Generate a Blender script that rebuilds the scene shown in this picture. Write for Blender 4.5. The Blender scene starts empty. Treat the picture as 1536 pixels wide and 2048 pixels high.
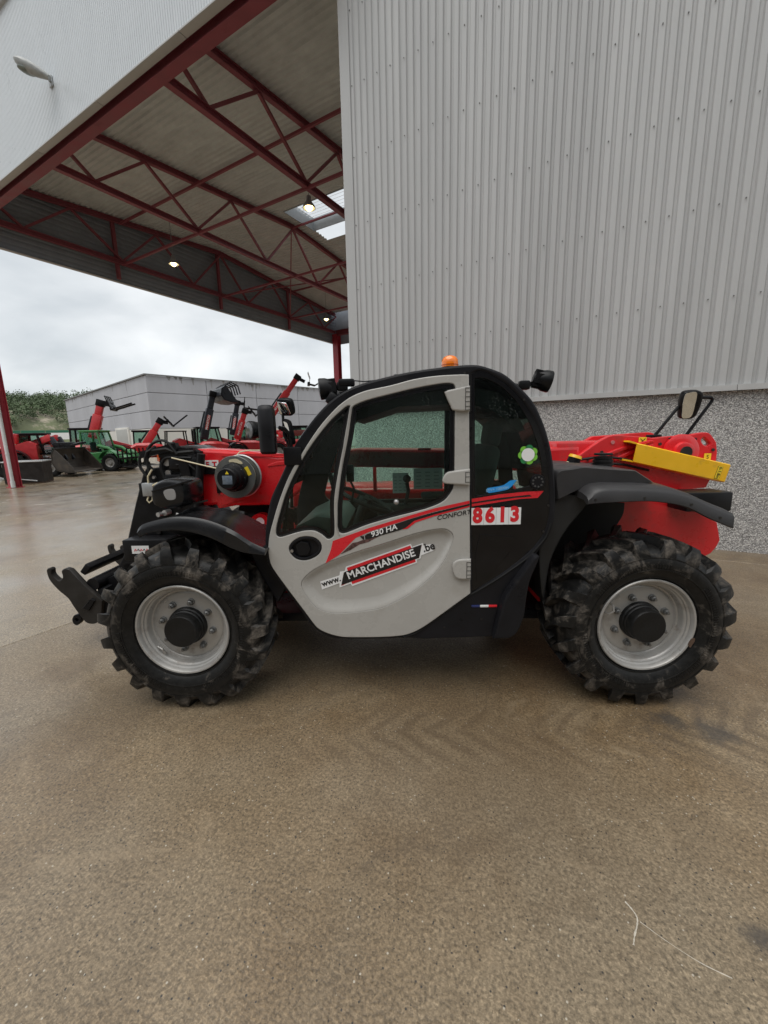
import bpy, bmesh, math, random
from mathutils import Vector, Matrix, noise
random.seed(7)
R = math.radians
sc = bpy.context.scene
COL = sc.collection

# ------------------------------------------------------------------ camera
cam_d = bpy.data.cameras.new('camera')
cam = bpy.data.objects.new('camera', cam_d); COL.objects.link(cam)
cam_d.sensor_fit = 'VERTICAL'; cam_d.sensor_height = 24.0
cam_d.lens = 819.0/2048.0*24.0
cam_d.clip_start = 0.05; cam_d.clip_end = 3000
_r = Vector((0.99958, 0.01998, -0.0212)); _d = Vector((-0.01711, -0.18658, -0.98229)); _f = Vector((-0.02358, 0.98224, -0.18616))
cam.matrix_world = Matrix(((_r.x, -_d.x, -_f.x, -0.091), (_r.y, -_d.y, -_f.y, -2.214), (_r.z, -_d.z, -_f.z, 1.613), (0, 0, 0, 1)))
sc.camera = cam

# ------------------------------------------------------------------ sky, sun, exposure
SUN_EL, SUN_AZ = R(74), R(215)          # azimuth measured from +Y clockwise: behind the camera, a little left
wd = bpy.data.worlds.new('World'); sc.world = wd; wd.use_nodes = True
nt = wd.node_tree; nt.nodes.clear()
def wn(t, **k):
    n = nt.nodes.new(t)
    for a, b in k.items(): setattr(n, a, b)
    return n
tc = wn('ShaderNodeTexCoord'); sep = wn('ShaderNodeSeparateXYZ'); nt.links.new(tc.outputs['Generated'], sep.inputs[0])
mz = wn('ShaderNodeMath', operation='MAXIMUM'); mz.inputs[1].default_value = 0.0; nt.links.new(sep.outputs['Z'], mz.inputs[0])
az = wn('ShaderNodeMath', operation='ADD'); az.inputs[1].default_value = 0.45; nt.links.new(mz.outputs[0], az.inputs[0])
dx = wn('ShaderNodeMath', operation='DIVIDE'); nt.links.new(sep.outputs['X'], dx.inputs[0]); nt.links.new(az.outputs[0], dx.inputs[1])
dy = wn('ShaderNodeMath', operation='DIVIDE'); nt.links.new(sep.outputs['Y'], dy.inputs[0]); nt.links.new(az.outputs[0], dy.inputs[1])
cmb = wn('ShaderNodeCombineXYZ'); nt.links.new(dx.outputs[0], cmb.inputs[0]); nt.links.new(dy.outputs[0], cmb.inputs[1])
cn = wn('ShaderNodeTexNoise'); cn.inputs['Scale'].default_value = 2.4; cn.inputs['Detail'].default_value = 7; cn.inputs['Roughness'].default_value = 0.48; cn.inputs['Distortion'].default_value = 0.3
nt.links.new(cmb.outputs[0], cn.inputs['Vector'])
cr = wn('ShaderNodeValToRGB'); nt.links.new(cn.outputs['Fac'], cr.inputs[0])
cr.color_ramp.elements[0].position = 0.30; cr.color_ramp.elements[0].color = (0.40, 0.435, 0.46, 1)
cr.color_ramp.elements[1].position = 0.68; cr.color_ramp.elements[1].color = (0.76, 0.775, 0.78, 1)
sky = wn('ShaderNodeTexSky'); sky.sky_type = 'NISHITA'; sky.sun_disc = False; sky.sun_elevation = SUN_EL; sky.sun_rotation = SUN_AZ
mul = wn('ShaderNodeMix', data_type='RGBA', blend_type='MULTIPLY'); mul.inputs[0].default_value = 1.0
nt.links.new(cr.outputs[0], mul.inputs[6]); mul.inputs[7].default_value = (8.5, 8.5, 8.5, 1)
mx = wn('ShaderNodeMix', data_type='RGBA'); mx.inputs[0].default_value = 0.93
nt.links.new(sky.outputs[0], mx.inputs[6]); nt.links.new(mul.outputs[2], mx.inputs[7])
bg = wn('ShaderNodeBackground'); bg.inputs['Strength'].default_value = 0.10
nt.links.new(mx.outputs[2], bg.inputs['Color'])
wo = wn('ShaderNodeOutputWorld'); nt.links.new(bg.outputs[0], wo.inputs[0])

sl = bpy.data.lights.new('sun', 'SUN'); sl.energy = 1.5; sl.angle = R(60); sl.color = (1.0, 0.97, 0.93)
so = bpy.data.objects.new('sun', sl); COL.objects.link(so)
sd = Vector((math.sin(SUN_AZ)*math.cos(SUN_EL), math.cos(SUN_AZ)*math.cos(SUN_EL), math.sin(SUN_EL)))
so.rotation_euler = (-sd).to_track_quat('-Z', 'Y').to_euler(); so.location = sd*40
sc.view_settings.view_transform = 'Standard'; sc.view_settings.look = 'None'
sc.view_settings.exposure = 0.70; sc.view_settings.gamma = 1.0; sc.view_settings.use_curve_mapping = False

# ------------------------------------------------------------------ materials
MATS = {}
def lk(t, a, b): t.links.new(a, b)
def mat(name, col, rough=0.5, metal=0.0, var=0.12, scale=6.0, bump=0.0, bscale=60.0, dirt=None, coat=0.0, rvar=0.15, spec=0.5, stretch=None):
    """principled material: value variation, roughness variation, bump, optional dirt (colour, threshold, scale)"""
    if name in MATS: return MATS[name]
    m = bpy.data.materials.new(name); m.use_nodes = True; t = m.node_tree; N_ = t.nodes
    b = N_['Principled BSDF']; b.inputs['Metallic'].default_value = metal
    b.inputs['Coat Weight'].default_value = coat; b.inputs['Coat Roughness'].default_value = 0.08
    b.inputs['Specular IOR Level'].default_value = spec
    tc = N_.new('ShaderNodeTexCoord'); src = tc.outputs['Object']
    if stretch:
        mp = N_.new('ShaderNodeMapping'); mp.inputs['Scale'].default_value = stretch; lk(t, src, mp.inputs[0]); src = mp.outputs[0]
    n = N_.new('ShaderNodeTexNoise'); n.inputs['Scale'].default_value = scale; n.inputs['Detail'].default_value = 6; n.inputs['Roughness'].default_value = 0.62
    lk(t, src, n.inputs['Vector'])
    r = N_.new('ShaderNodeValToRGB'); r.color_ramp.elements[0].position = 0.3; r.color_ramp.elements[1].position = 0.7
    c = Vector(col)
    r.color_ramp.elements[0].color = (*(c*(1-var)), 1); r.color_ramp.elements[1].color = (*(c*(1+var)), 1)
    lk(t, n.outputs['Fac'], r.inputs[0]); cout = r.outputs[0]
    mr = N_.new('ShaderNodeMapRange'); mr.inputs[3].default_value = max(0.02, rough-rvar); mr.inputs[4].default_value = min(1, rough+rvar)
    mr.inputs[1].default_value = 0.3; mr.inputs[2].default_value = 0.7
    lk(t, n.outputs['Fac'], mr.inputs[0]); rout = mr.outputs[0]
    if dirt:
        dcol, thr, dsc = dirt[:3]
        n2 = N_.new('ShaderNodeTexNoise'); n2.inputs['Scale'].default_value = dsc; n2.inputs['Detail'].default_value = 8; n2.inputs['Roughness'].default_value = 0.65
        lk(t, tc.outputs['Object'], n2.inputs['Vector'])
        r2 = N_.new('ShaderNodeValToRGB'); r2.color_ramp.elements[0].position = thr; r2.color_ramp.elements[1].position = thr+(dirt[3] if len(dirt) > 3 else 0.12)
        lk(t, n2.outputs['Fac'], r2.inputs[0])
        mx = N_.new('ShaderNodeMix'); mx.data_type = 'RGBA'; lk(t, r2.outputs[0], mx.inputs[0]); lk(t, cout, mx.inputs[6]); mx.inputs[7].default_value = (*dcol, 1)
        cout = mx.outputs[2]
        ad = N_.new('ShaderNodeMath'); ad.operation = 'MULTIPLY_ADD'; lk(t, r2.outputs[0], ad.inputs[0]); ad.inputs[1].default_value = 0.4; lk(t, rout, ad.inputs[2]); ad.use_clamp = True
        rout = ad.outputs[0]
    lk(t, cout, b.inputs['Base Color']); lk(t, rout, b.inputs['Roughness'])
    if bump:
        n3 = N_.new('ShaderNodeTexNoise'); n3.inputs['Scale'].default_value = bscale; n3.inputs['Detail'].default_value = 4
        lk(t, src, n3.inputs['Vector'])
        bp = N_.new('ShaderNodeBump'); bp.inputs['Strength'].default_value = bump; bp.inputs['Distance'].default_value = 0.01
        lk(t, n3.outputs['Fac'], bp.inputs['Height']); lk(t, bp.outputs[0], b.inputs['Normal'])
    MATS[name] = m; return m
def glass(name, tint, refl=1.0, rough=0.02):
    if name in MATS: return MATS[name]
    m = bpy.data.materials.new(name); m.use_nodes = True; t = m.node_tree; t.nodes.clear()
    o = t.nodes.new('ShaderNodeOutputMaterial'); tr = t.nodes.new('ShaderNodeBsdfTransparent'); tr.inputs[0].default_value = (*tint, 1)
    gl = t.nodes.new('ShaderNodeBsdfGlossy'); gl.inputs['Roughness'].default_value = rough; gl.inputs[0].default_value = (refl, refl, refl, 1)
    fr = t.nodes.new('ShaderNodeFresnel'); fr.inputs[0].default_value = 1.5
    ms = t.nodes.new('ShaderNodeMixShader'); lk(t, fr.outputs[0], ms.inputs[0]); lk(t, tr.outputs[0], ms.inputs[1]); lk(t, gl.outputs[0], ms.inputs[2])
    # rain drops: small rough dots
    lk(t, ms.outputs[0], o.inputs[0]); MATS[name] = m; return m
def rainy_glass(name, tint):
    """window glass with rain drops sitting on it"""
    m = glass(name, tint); t = m.node_tree; o = [n for n in t.nodes if n.type == 'OUTPUT_MATERIAL'][0]; ms = [n for n in t.nodes if n.type == 'MIX_SHADER'][0]
    tc = t.nodes.new('ShaderNodeTexCoord'); v = t.nodes.new('ShaderNodeTexVoronoi'); v.inputs['Scale'].default_value = 75; v.inputs['Randomness'].default_value = 1.0
    lk(t, tc.outputs['Object'], v.inputs['Vector'])
    n = t.nodes.new('ShaderNodeTexNoise'); n.inputs['Scale'].default_value = 5; lk(t, tc.outputs['Object'], n.inputs['Vector'])
    mr = t.nodes.new('ShaderNodeMapRange'); mr.inputs[1].default_value = 0.4; mr.inputs[2].default_value = 0.75; mr.inputs[3].default_value = 0.03; mr.inputs[4].default_value = 0.26; lk(t, n.outputs['Fac'], mr.inputs[0])
    cmpn = t.nodes.new('ShaderNodeMath'); cmpn.operation = 'LESS_THAN'; lk(t, v.outputs['Distance'], cmpn.inputs[0]); lk(t, mr.outputs[0], cmpn.inputs[1])
    sc_ = t.nodes.new('ShaderNodeMath'); sc_.operation = 'MULTIPLY'; sc_.inputs[1].default_value = 0.13; lk(t, cmpn.outputs[0], sc_.inputs[0])
    dr = t.nodes.new('ShaderNodeBsdfRefraction'); dr.inputs['IOR'].default_value = 1.15; dr.inputs['Roughness'].default_value = 0.25; dr.inputs[0].default_value = (0.8, 0.9, 0.88, 1)
    df = t.nodes.new('ShaderNodeBsdfDiffuse'); df.inputs[0].default_value = (0.5, 0.55, 0.53, 1)
    m2 = t.nodes.new('ShaderNodeMixShader'); lk(t, sc_.outputs[0], m2.inputs[0]); lk(t, ms.outputs[0], m2.inputs[1]); lk(t, df.outputs[0], m2.inputs[2])
    lk(t, m2.outputs[0], o.inputs[0]); return m
def emis(name, col, s):
    if name in MATS: return MATS[name]
    m = bpy.data.materials.new(name); m.use_nodes = True; t = m.node_tree; t.nodes.clear()
    o = t.nodes.new('ShaderNodeOutputMaterial'); e = t.nodes.new('ShaderNodeEmission'); e.inputs[0].default_value = (*col, 1); e.inputs[1].default_value = s
    lk(t, e.outputs[0], o.inputs[0]); MATS[name] = m; return m

MUD = (0.20, 0.175, 0.14)
red = mat('red_paint', (0.68, 0.013, 0.019), 0.32, var=0.07, coat=0.5, rvar=0.12, dirt=((0.26, 0.055, 0.042), 0.55, 5, 0.3))
redfar = mat('red_paint_far', (0.55, 0.03, 0.035), 0.4, var=0.12, coat=0.2)
steelred = mat('steel_red', (0.25, 0.058, 0.075), 0.5, var=0.15, scale=3, dirt=((0.12, 0.03, 0.035), 0.6, 2, 0.3))
black = mat('black_paint', (0.009, 0.009, 0.010), 0.36, var=0.3, rvar=0.14, spec=0.2, dirt=((0.032, 0.030, 0.027), 0.62, 9, 0.25))
blackg = mat('black_gloss', (0.006, 0.006, 0.007), 0.10, var=0.3, rvar=0.05, spec=0.4, dirt=((0.018, 0.017, 0.015), 0.6, 6, 0.3))
plastic = mat('black_plastic', (0.011, 0.011, 0.013), 0.36, var=0.2, spec=0.2, bump=0.06, bscale=400, dirt=((0.028, 0.026, 0.023), 0.62, 7, 0.3))
greyplastic = mat('dark_grey_plastic', (0.034, 0.033, 0.034), 0.42, spec=0.35, var=0.12, bump=0.06, bscale=500)
rubber = mat('rubber', (0.009, 0.009, 0.009), 0.6, var=0.3, spec=0.3)
beige = mat('door_paint', (0.41, 0.397, 0.37), 0.28, var=0.05, rvar=0.08, scale=4, bump=0.02, bscale=700, coat=0.3, dirt=((0.27, 0.24, 0.20), 0.56, 3.5, 0.35))
silver = mat('rim_paint', (0.40, 0.39, 0.37), 0.36, metal=0.35, var=0.08, dirt=((0.22, 0.18, 0.145), 0.55, 9, 0.25))
steel = mat('steel', (0.42, 0.41, 0.40), 0.38, metal=0.8, var=0.2)
galv = mat('galvanised', (0.40, 0.41, 0.41), 0.45, metal=0.5, var=0.15)
yellow = mat('yellow_paint', (0.90, 0.50, 0.012), 0.35, var=0.06, coat=0.3, dirt=((0.45, 0.26, 0.03), 0.6, 7, 0.25))
white = mat('white_vinyl', (0.80, 0.80, 0.79), 0.35, var=0.03)
redv = mat('red_vinyl', (0.66, 0.02, 0.03), 0.3, var=0.05)
blackv = mat('black_vinyl', (0.012, 0.012, 0.013), 0.3, var=0.2)
bluev = mat('blue_vinyl', (0.02, 0.28, 0.70), 0.35, var=0.08)
navyv = mat('navy_vinyl', (0.02, 0.03, 0.12), 0.35, var=0.08)
greenv = mat('green_vinyl', (0.18, 0.50, 0.05), 0.4, var=0.08)
dgreenv = mat('dark_green_vinyl', (0.02, 0.20, 0.06), 0.4, var=0.08)
yelv = mat('yellow_vinyl', (0.85, 0.62, 0.03), 0.4, var=0.05)
greyv = mat('grey_vinyl', (0.30, 0.29, 0.28), 0.5, var=0.08)
paper = mat('paper', (0.50, 0.52, 0.51), 0.7, var=0.1, scale=40)
fabric = mat('seat_fabric', (0.075, 0.078, 0.08), 0.85, var=0.3, bump=0.2, bscale=300)
dash = mat('dash_grey', (0.20, 0.21, 0.20), 0.55, var=0.12)
greenp = mat('green_paint', (0.04, 0.20, 0.055), 0.4, var=0.12, coat=0.2)
orangep = mat('orange_paint', (0.72, 0.12, 0.02), 0.4, var=0.1)
darkboom = mat('anthracite_paint', (0.022, 0.025, 0.032), 0.4, var=0.15, spec=0.35)
rust = mat('rusty_steel', (0.10, 0.06, 0.04), 0.65, var=0.45, scale=5, bump=0.2, bscale=40)
dirtysteel = mat('dirty_steel', (0.022, 0.020, 0.018), 0.5, var=0.5, scale=4, bump=0.1, spec=0.35, dirt=((0.07, 0.055, 0.042), 0.6, 5, 0.25))
cable = mat('cream_cable', (0.62, 0.54, 0.36), 0.45, var=0.08)
mirrorm = mat('mirror_glass', (0.85, 0.87, 0.88), 0.03, metal=1.0, var=0.02, rvar=0.02)
amber = mat('amber_lens', (0.95, 0.22, 0.01), 0.12, var=0.1, coat=0.6)
lens = mat('lamp_lens', (0.05, 0.05, 0.055), 0.08, var=0.2, coat=0.8)
def _half(m): m.node_tree.nodes['Glossy BSDF'].inputs[0].default_value = (0.5, 0.5, 0.5, 1); return m      # a pane has two faces
win = rainy_glass('tinted_glass', (0.82, 0.925, 0.88))
winr = rainy_glass('tinted_glass_rear', (0.72, 0.83, 0.78))
_half(win); _half(winr)
farglass = mat('far_window_glass', (0.10, 0.17, 0.15), 0.06, var=0.5, scale=1.5, coat=0.5)
bulb = emis('lamp_glow', (1.0, 0.74, 0.33), 7)

# ------------------------------------------------------------------ mesh helpers
def crom(pts, n=4, closed=True):
    P = [Vector((p[0], p[1])) for p in pts]; sh = [len(p) > 2 for p in pts]; L = len(P); out = []
    rng = L if closed else L-1
    for i in range(rng):
        p1, p2 = P[i], P[(i+1) % L]
        s1, s2 = sh[i], sh[(i+1) % L]
        if s1 and s2: out.append(p1); continue
        p0 = 2*p1-p2 if s1 or (not closed and i == 0) else P[i-1]
        p3 = 2*p2-p1 if s2 or (not closed and i == L-2) else P[(i+2) % L]
        m1 = (p2-p0)*0.5; m2 = (p3-p1)*0.5; d = (p2-p1).length
        if m1.length > d: m1 *= d/m1.length
        if m2.length > d: m2 *= d/m2.length
        for k in range(n):
            u = k/n; out.append((2*u**3-3*u**2+1)*p1+(u**3-2*u**2+u)*m1+(-2*u**3+3*u**2)*p2+(u**3-u**2)*m2)
    if not closed: out.append(P[-1])
    return out
def finish(me, m, ang=35):
    if m is not None: me.materials.append(m)
    if len(me.polygons):
        me.polygons.foreach_set('use_smooth', [True]*len(me.polygons))
        me.set_sharp_from_angle(angle=R(ang))
    me.update(); return me
def link(name, me, parent=None, loc=(0, 0, 0), rot=(0, 0, 0)):
    o = bpy.data.objects.new(name, me); COL.objects.link(o); o.location = loc; o.rotation_euler = rot
    if parent is not None: o.parent = parent
    return o
def tag(o, label=None, cat=None, group=None, kind=None):
    for k, v in (('label', label), ('category', cat), ('group', group), ('kind', kind)):
        if v: o[k] = v
    return o
def empty(name, loc=(0, 0, 0), rz=0.0):
    o = bpy.data.objects.new(name, None); COL.objects.link(o); o.location = loc; o.rotation_euler = (0, 0, rz); o.empty_display_size = 0.2
    return o
def copy_tree(o, parent=None):
    c = o.copy(); COL.objects.link(c); c.parent = parent
    for ch in list(o.children): copy_tree(ch, c)
    return c
def curve_mesh(cu, name):
    ob = bpy.data.objects.new('tmp', cu); me = bpy.data.meshes.new_from_object(ob); me.name = name
    bpy.data.objects.remove(ob); bpy.data.curves.remove(cu); return me
def plate_mesh(name, loops, y, t, bev=0.0, n=4, res=1, raw=False):
    cu = bpy.data.curves.new(name, 'CURVE'); cu.dimensions = '2D'; cu.fill_mode = 'BOTH'
    cu.extrude = max(t/2-bev, 0); cu.bevel_depth = bev; cu.bevel_resolution = res; cu.offset = -bev
    for lp in loops:
        q = [Vector((p[0], p[1])) for p in lp] if raw else crom(lp, n)
        # drop coincident points
        qq = [q[0]]
        for p in q[1:]:
            if (p-qq[-1]).length > 1e-4: qq.append(p)
        s = cu.splines.new('POLY'); s.points.add(len(qq)-1); s.use_cyclic_u = True
        for i, p in enumerate(qq): s.points[i].co = (p.x, p.y, 0, 1)
    me = curve_mesh(cu, name)
    me.transform(Matrix(((1, 0, 0, 0), (0, 0, -1, y+t/2), (0, 1, 0, 0), (0, 0, 0, 1))))
    return me
def plate(name, loops, y, t, m, parent, bev=0.0, n=4, ang=35, raw=False):
    return link(name, finish(plate_mesh(name, loops, y, t, bev, n, raw=raw), m, ang), parent)
def text_mesh(s, size, off=0.0, shear=0.0, sx=1.0, ext=0.0004, space=1.0):
    cu = bpy.data.curves.new('txt', 'FONT'); cu.body = s; cu.size = size; cu.extrude = ext; cu.offset = off; cu.shear = shear; cu.space_character = space
    cu.align_x = 'CENTER'; cu.align_y = 'CENTER'; cu.resolution_u = 4
    me = curve_mesh(cu, 'lettering'); me.transform(Matrix.Diagonal((sx, 1, 1, 1))); return me
def text(name, s, x, y, z, size, m, parent, rot=0.0, **k):
    """lettering standing on the machine's near side (facing -Y), tilted by rot"""
    me = text_mesh(s, size, **k)
    me.transform(Matrix.Translation((x, y, z)) @ Matrix.Rotation(-rot, 4, 'Y') @ Matrix.Rotation(R(90), 4, 'X'))
    return link(name, finish(me, m), parent)
class MB:
    def __init__(s): s.bm = bmesh.new()
    def box(s, c, size, rot=None, bev=0.0, seg=2):
        M = Matrix.Translation(c)
        if rot is not None: M = M @ (rot if isinstance(rot, Matrix) else Matrix.Rotation(rot, 4, 'Z'))
        r = bmesh.ops.create_cube(s.bm, size=1.0, matrix=M @ Matrix.Diagonal((*size, 1)))
        if bev:
            es = list({e for v in r['verts'] for e in v.link_edges})
            bmesh.ops.bevel(s.bm, geom=es, offset=bev, segments=seg, affect='EDGES', profile=0.5)
        return s
    def bar(s, a, b, w, h, up=(0, 0, 1), bev=0.0):
        a, b = Vector(a), Vector(b); d = b-a; L = d.length; d.normalize(); u = Vector(up)
        if abs(d.dot(u)) > 0.99: u = Vector((1, 0, 0))
        sx = d.cross(u).normalized(); u = sx.cross(d).normalized()
        M = Matrix(((d.x, sx.x, u.x, 0), (d.y, sx.y, u.y, 0), (d.z, sx.z, u.z, 0), (0, 0, 0, 1)))
        return s.box((a+b)/2, (L, w, h), M, bev)
    def cyl(s, a, b, r0, r1=None, seg=16, cap=True):
        a, b = Vector(a), Vector(b); d = b-a; r1 = r0 if r1 is None else r1
        M = Matrix.Translation((a+b)/2) @ d.to_track_quat('Z', 'Y').to_matrix().to_4x4()
        bmesh.ops.create_cone(s.bm, cap_ends=cap, segments=seg, radius1=r0, radius2=r1, depth=d.length, matrix=M); return s
    def sph(s, c, r, seg=12, sc_=(1, 1, 1)):
        bmesh.ops.create_uvsphere(s.bm, u_segments=seg, v_segments=max(6, seg//2), radius=r, matrix=Matrix.Translation(c) @ Matrix.Diagonal((*sc_, 1))); return s
    def tube(s, path, r, seg=8):
        P = [Vector(p) for p in path]; rings = []
        for i, p in enumerate(P):
            d = (P[min(i+1, len(P)-1)]-P[max(i-1, 0)]).normalized()
            q = d.to_track_quat('Z', 'Y')
            rings.append([s.bm.verts.new(p+q @ Vector((r*math.cos(2*math.pi*k/seg), r*math.sin(2*math.pi*k/seg), 0))) for k in range(seg)])
        for a, b in zip(rings, rings[1:]):
            # align
            best = min(range(seg), key=lambda o: sum((a[k].co-b[(k+o) % seg].co).length for k in range(seg)))
            for k in range(seg):
                s.bm.faces.new((a[k], a[(k+1) % seg], b[(k+1+best) % seg], b[(k+best) % seg]))
        s.bm.faces.new(rings[0][::-1]); s.bm.faces.new(rings[-1]); return s
    def lathe(s, prof, seg=48, closed=False):
        """profile of (r, y) turned about the Y axis"""
        rings = []
        for r, y in prof:
            rings.append([s.bm.verts.new((r*math.cos(2*math.pi*k/seg), y, r*math.sin(2*math.pi*k/seg))) for k in range(seg)] if r > 1e-6 else [s.bm.verts.new((0, y, 0))])
        for a, b in zip(rings, rings[1:]):
            for k in range(seg):
                f = [a[k % len(a)], a[(k+1) % len(a)], b[(k+1) % len(b)], b[k % len(b)]]
                f2 = []
                for v in f:
                    if v not in f2: f2.append(v)
                if len(f2) > 2: s.bm.faces.new(f2)
        return s
    def loft(s, secs, cap=True, closed=True):
        rings = [[s.bm.verts.new(p) for p in sec] for sec in secs]
        for a, b in zip(rings, rings[1:]):
            n = len(a)
            for k in range(n if closed else n-1):
                s.bm.faces.new((a[k], a[(k+1) % n], b[(k+1) % n], b[k]))
        if cap and closed: s.bm.faces.new(rings[0][::-1]); s.bm.faces.new(rings[-1])
        return s
    def poly(s, pts, faces):
        v = [s.bm.verts.new(p) for p in pts]
        for f in faces: s.bm.faces.new([v[i] for i in f])
        return s
    def mesh(s, name, m, ang=35):
        bmesh.ops.recalc_face_normals(s.bm, faces=s.bm.faces)
        me = bpy.data.meshes.new(name); s.bm.to_mesh(me); s.bm.free(); return finish(me, m, ang)
    def build(s, name, m, parent=None, loc=(0, 0, 0), rot=(0, 0, 0), ang=35):
        return link(name, s.mesh(name, m, ang), parent, loc, rot)
def resample(pts, n):
    P = pts+[pts[0]]; L = [0]
    for a, b in zip(P, P[1:]): L.append(L[-1]+(b-a).length)
    out = []; j = 0
    for i in range(n):
        d = L[-1]*i/n
        while L[j+1] < d: j += 1
        u = (d-L[j])/max(1e-9, L[j+1]-L[j]); out.append(P[j].lerp(P[j+1], u))
    return out
SITE = -R(29.3366)               # the yard's grid is turned against the parked machine
# ------------------------------------------------------------------ ground
def ground_mat():
    m = bpy.data.materials.new('wet_concrete'); m.use_nodes = True; t = m.node_tree; N_ = t.nodes; b = N_['Principled BSDF']
    g = N_.new('ShaderNodeNewGeometry'); pos = g.outputs['Position']
    def noi(scale, det=6, rough=0.6, vec=None, dist=0.0):
        n = N_.new('ShaderNodeTexNoise'); n.inputs['Scale'].default_value = scale; n.inputs['Detail'].default_value = det; n.inputs['Roughness'].default_value = rough; n.inputs['Distortion'].default_value = dist
        lk(t, vec or pos, n.inputs['Vector']); return n.outputs['Fac']
    def ramp(fac, stops):
        r = N_.new('ShaderNodeValToRGB'); e = r.color_ramp.elements
        e[0].position, e[0].color = stops[0][0], (*stops[0][1], 1); e[1].position, e[1].color = stops[-1][0], (*stops[-1][1], 1)
        for p, c in stops[1:-1]: q = e.new(p); q.color = (*c, 1)
        lk(t, fac, r.inputs[0]); return r.outputs[0]
    def mix(fac, a, c, mode='MIX'):
        x = N_.new('ShaderNodeMix'); x.data_type = 'RGBA'; x.blend_type = mode
        if isinstance(fac, float): x.inputs[0].default_value = fac
        else: lk(t, fac, x.inputs[0])
        for s_, v in ((6, a), (7, c)):
            if isinstance(v, tuple): x.inputs[s_].default_value = (*v, 1)
            else: lk(t, v, x.inputs[s_])
        return x.outputs[2]
    mp = N_.new('ShaderNodeMapping'); mp.inputs['Rotation'].default_value = (0, 0, R(29.3)); lk(t, pos, mp.inputs[0])
    st = N_.new('ShaderNodeMapping'); st.inputs['Scale'].default_value = (1, 9, 1); lk(t, mp.outputs[0], st.inputs[0])
    big = noi(0.42, 5, 0.55, dist=0.6); mid = noi(1.7, 6, 0.65, dist=0.4); fine = noi(75, 3, 0.75); broom = noi(12, 3, 0.6, st.outputs[0]); spot = noi(9, 5, 0.7)
    base = ramp(mid, [(0.25, (0.110, 0.070, 0.034)), (0.5, (0.168, 0.117, 0.065)), (0.75, (0.225, 0.170, 0.105))])
    base = mix(ramp(big, [(0.40, (0, 0, 0)), (0.62, (0.75,)*3)]), base, (0.205, 0.165, 0.112))
    grain = ramp(fine, [(0.36, (0.42,)*3), (0.5, (1.0,)*3), (0.64, (1.55,)*3)])
    base = mix(0.6, base, grain, 'MULTIPLY')
    va = N_.new('ShaderNodeTexVoronoi'); va.inputs['Scale'].default_value = 150; lk(t, pos, va.inputs['Vector'])
    vs = N_.new('ShaderNodeSeparateColor'); lk(t, va.outputs['Color'], vs.inputs[0])
    base = mix(0.6, base, ramp(vs.outputs[1], [(0.0, (0.55,)*3), (0.5, (0.98,)*3), (1.0, (1.45,)*3)]), 'MULTIPLY')
    # smeared tyre prints left by the machine rolling in
    sx_ = N_.new('ShaderNodeSeparateXYZ'); lk(t, pos, sx_.inputs[0])
    nz = N_.new('ShaderNodeTexNoise'); nz.inputs['Scale'].default_value = 3.0; nz.inputs['Detail'].default_value = 5; lk(t, pos, nz.inputs['Vector'])
    ab = N_.new('ShaderNodeMath'); ab.operation = 'ADD'; ab.inputs[1].default_value = 0.22; lk(t, sx_.outputs[1], ab.inputs[0])
    a2 = N_.new('ShaderNodeMath'); a2.operation = 'ABSOLUTE'; lk(t, ab.outputs[0], a2.inputs[0])
    w1 = N_.new('ShaderNodeMath'); w1.operation = 'MULTIPLY_ADD'; w1.inputs[1].default_value = -1.1; lk(t, a2.outputs[0], w1.inputs[0]); lk(t, sx_.outputs[0], w1.inputs[2])
    w2 = N_.new('ShaderNodeMath'); w2.operation = 'MULTIPLY_ADD'; w2.inputs[1].default_value = 0.22; lk(t, nz.outputs['Fac'], w2.inputs[0]); lk(t, w1.outputs[0], w2.inputs[2])
    w3 = N_.new('ShaderNodeMath'); w3.operation = 'MULTIPLY'; w3.inputs[1].default_value = 37.0; lk(t, w2.outputs[0], w3.inputs[0])
    w4 = N_.new('ShaderNodeMath'); w4.operation = 'SINE'; lk(t, w3.outputs[0], w4.inputs[0])
    mk = N_.new('ShaderNodeMapRange'); lk(t, a2.outputs[0], mk.inputs[0]); mk.inputs[1].default_value = 0.14; mk.inputs[2].default_value = 0.30; mk.inputs[3].default_value = 1; mk.inputs[4].default_value = 0
    mk2 = N_.new('ShaderNodeMapRange'); lk(t, noi(0.9, 5, 0.6), mk2.inputs[0]); mk2.inputs[1].default_value = 0.42; mk2.inputs[2].default_value = 0.6
    mk3 = N_.new('ShaderNodeMath'); mk3.operation = 'MULTIPLY'; lk(t, mk.outputs[0], mk3.inputs[0]); lk(t, mk2.outputs[0], mk3.inputs[1])
    tr_ = N_.new('ShaderNodeMapRange'); lk(t, w4.outputs[0], tr_.inputs[0]); tr_.inputs[1].default_value = -0.2; tr_.inputs[2].default_value = 0.9
    mk4 = N_.new('ShaderNodeMath'); mk4.operation = 'MULTIPLY'; lk(t, mk3.outputs[0], mk4.inputs[0]); lk(t, tr_.outputs[0], mk4.inputs[1])
    mk5 = N_.new('ShaderNodeMath'); mk5.operation = 'MULTIPLY'; mk5.inputs[1].default_value = 0.5; lk(t, mk4.outputs[0], mk5.inputs[0])
    base = mix(mk5.outputs[0], base, (0.085, 0.060, 0.038))
    # crusts of dried mud
    base = mix(ramp(noi(2.6, 6, 0.72, dist=1.0), [(0.60, (0, 0, 0)), (0.70, (0.55,)*3)]), base, (0.27, 0.205, 0.13))
    base = mix(0.35, base, ramp(broom, [(0.3, (0.72,)*3), (0.7, (1.22,)*3)]), 'MULTIPLY')
    v = N_.new('ShaderNodeTexVoronoi'); v.inputs['Scale'].default_value = 60; lk(t, pos, v.inputs['Vector'])
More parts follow.
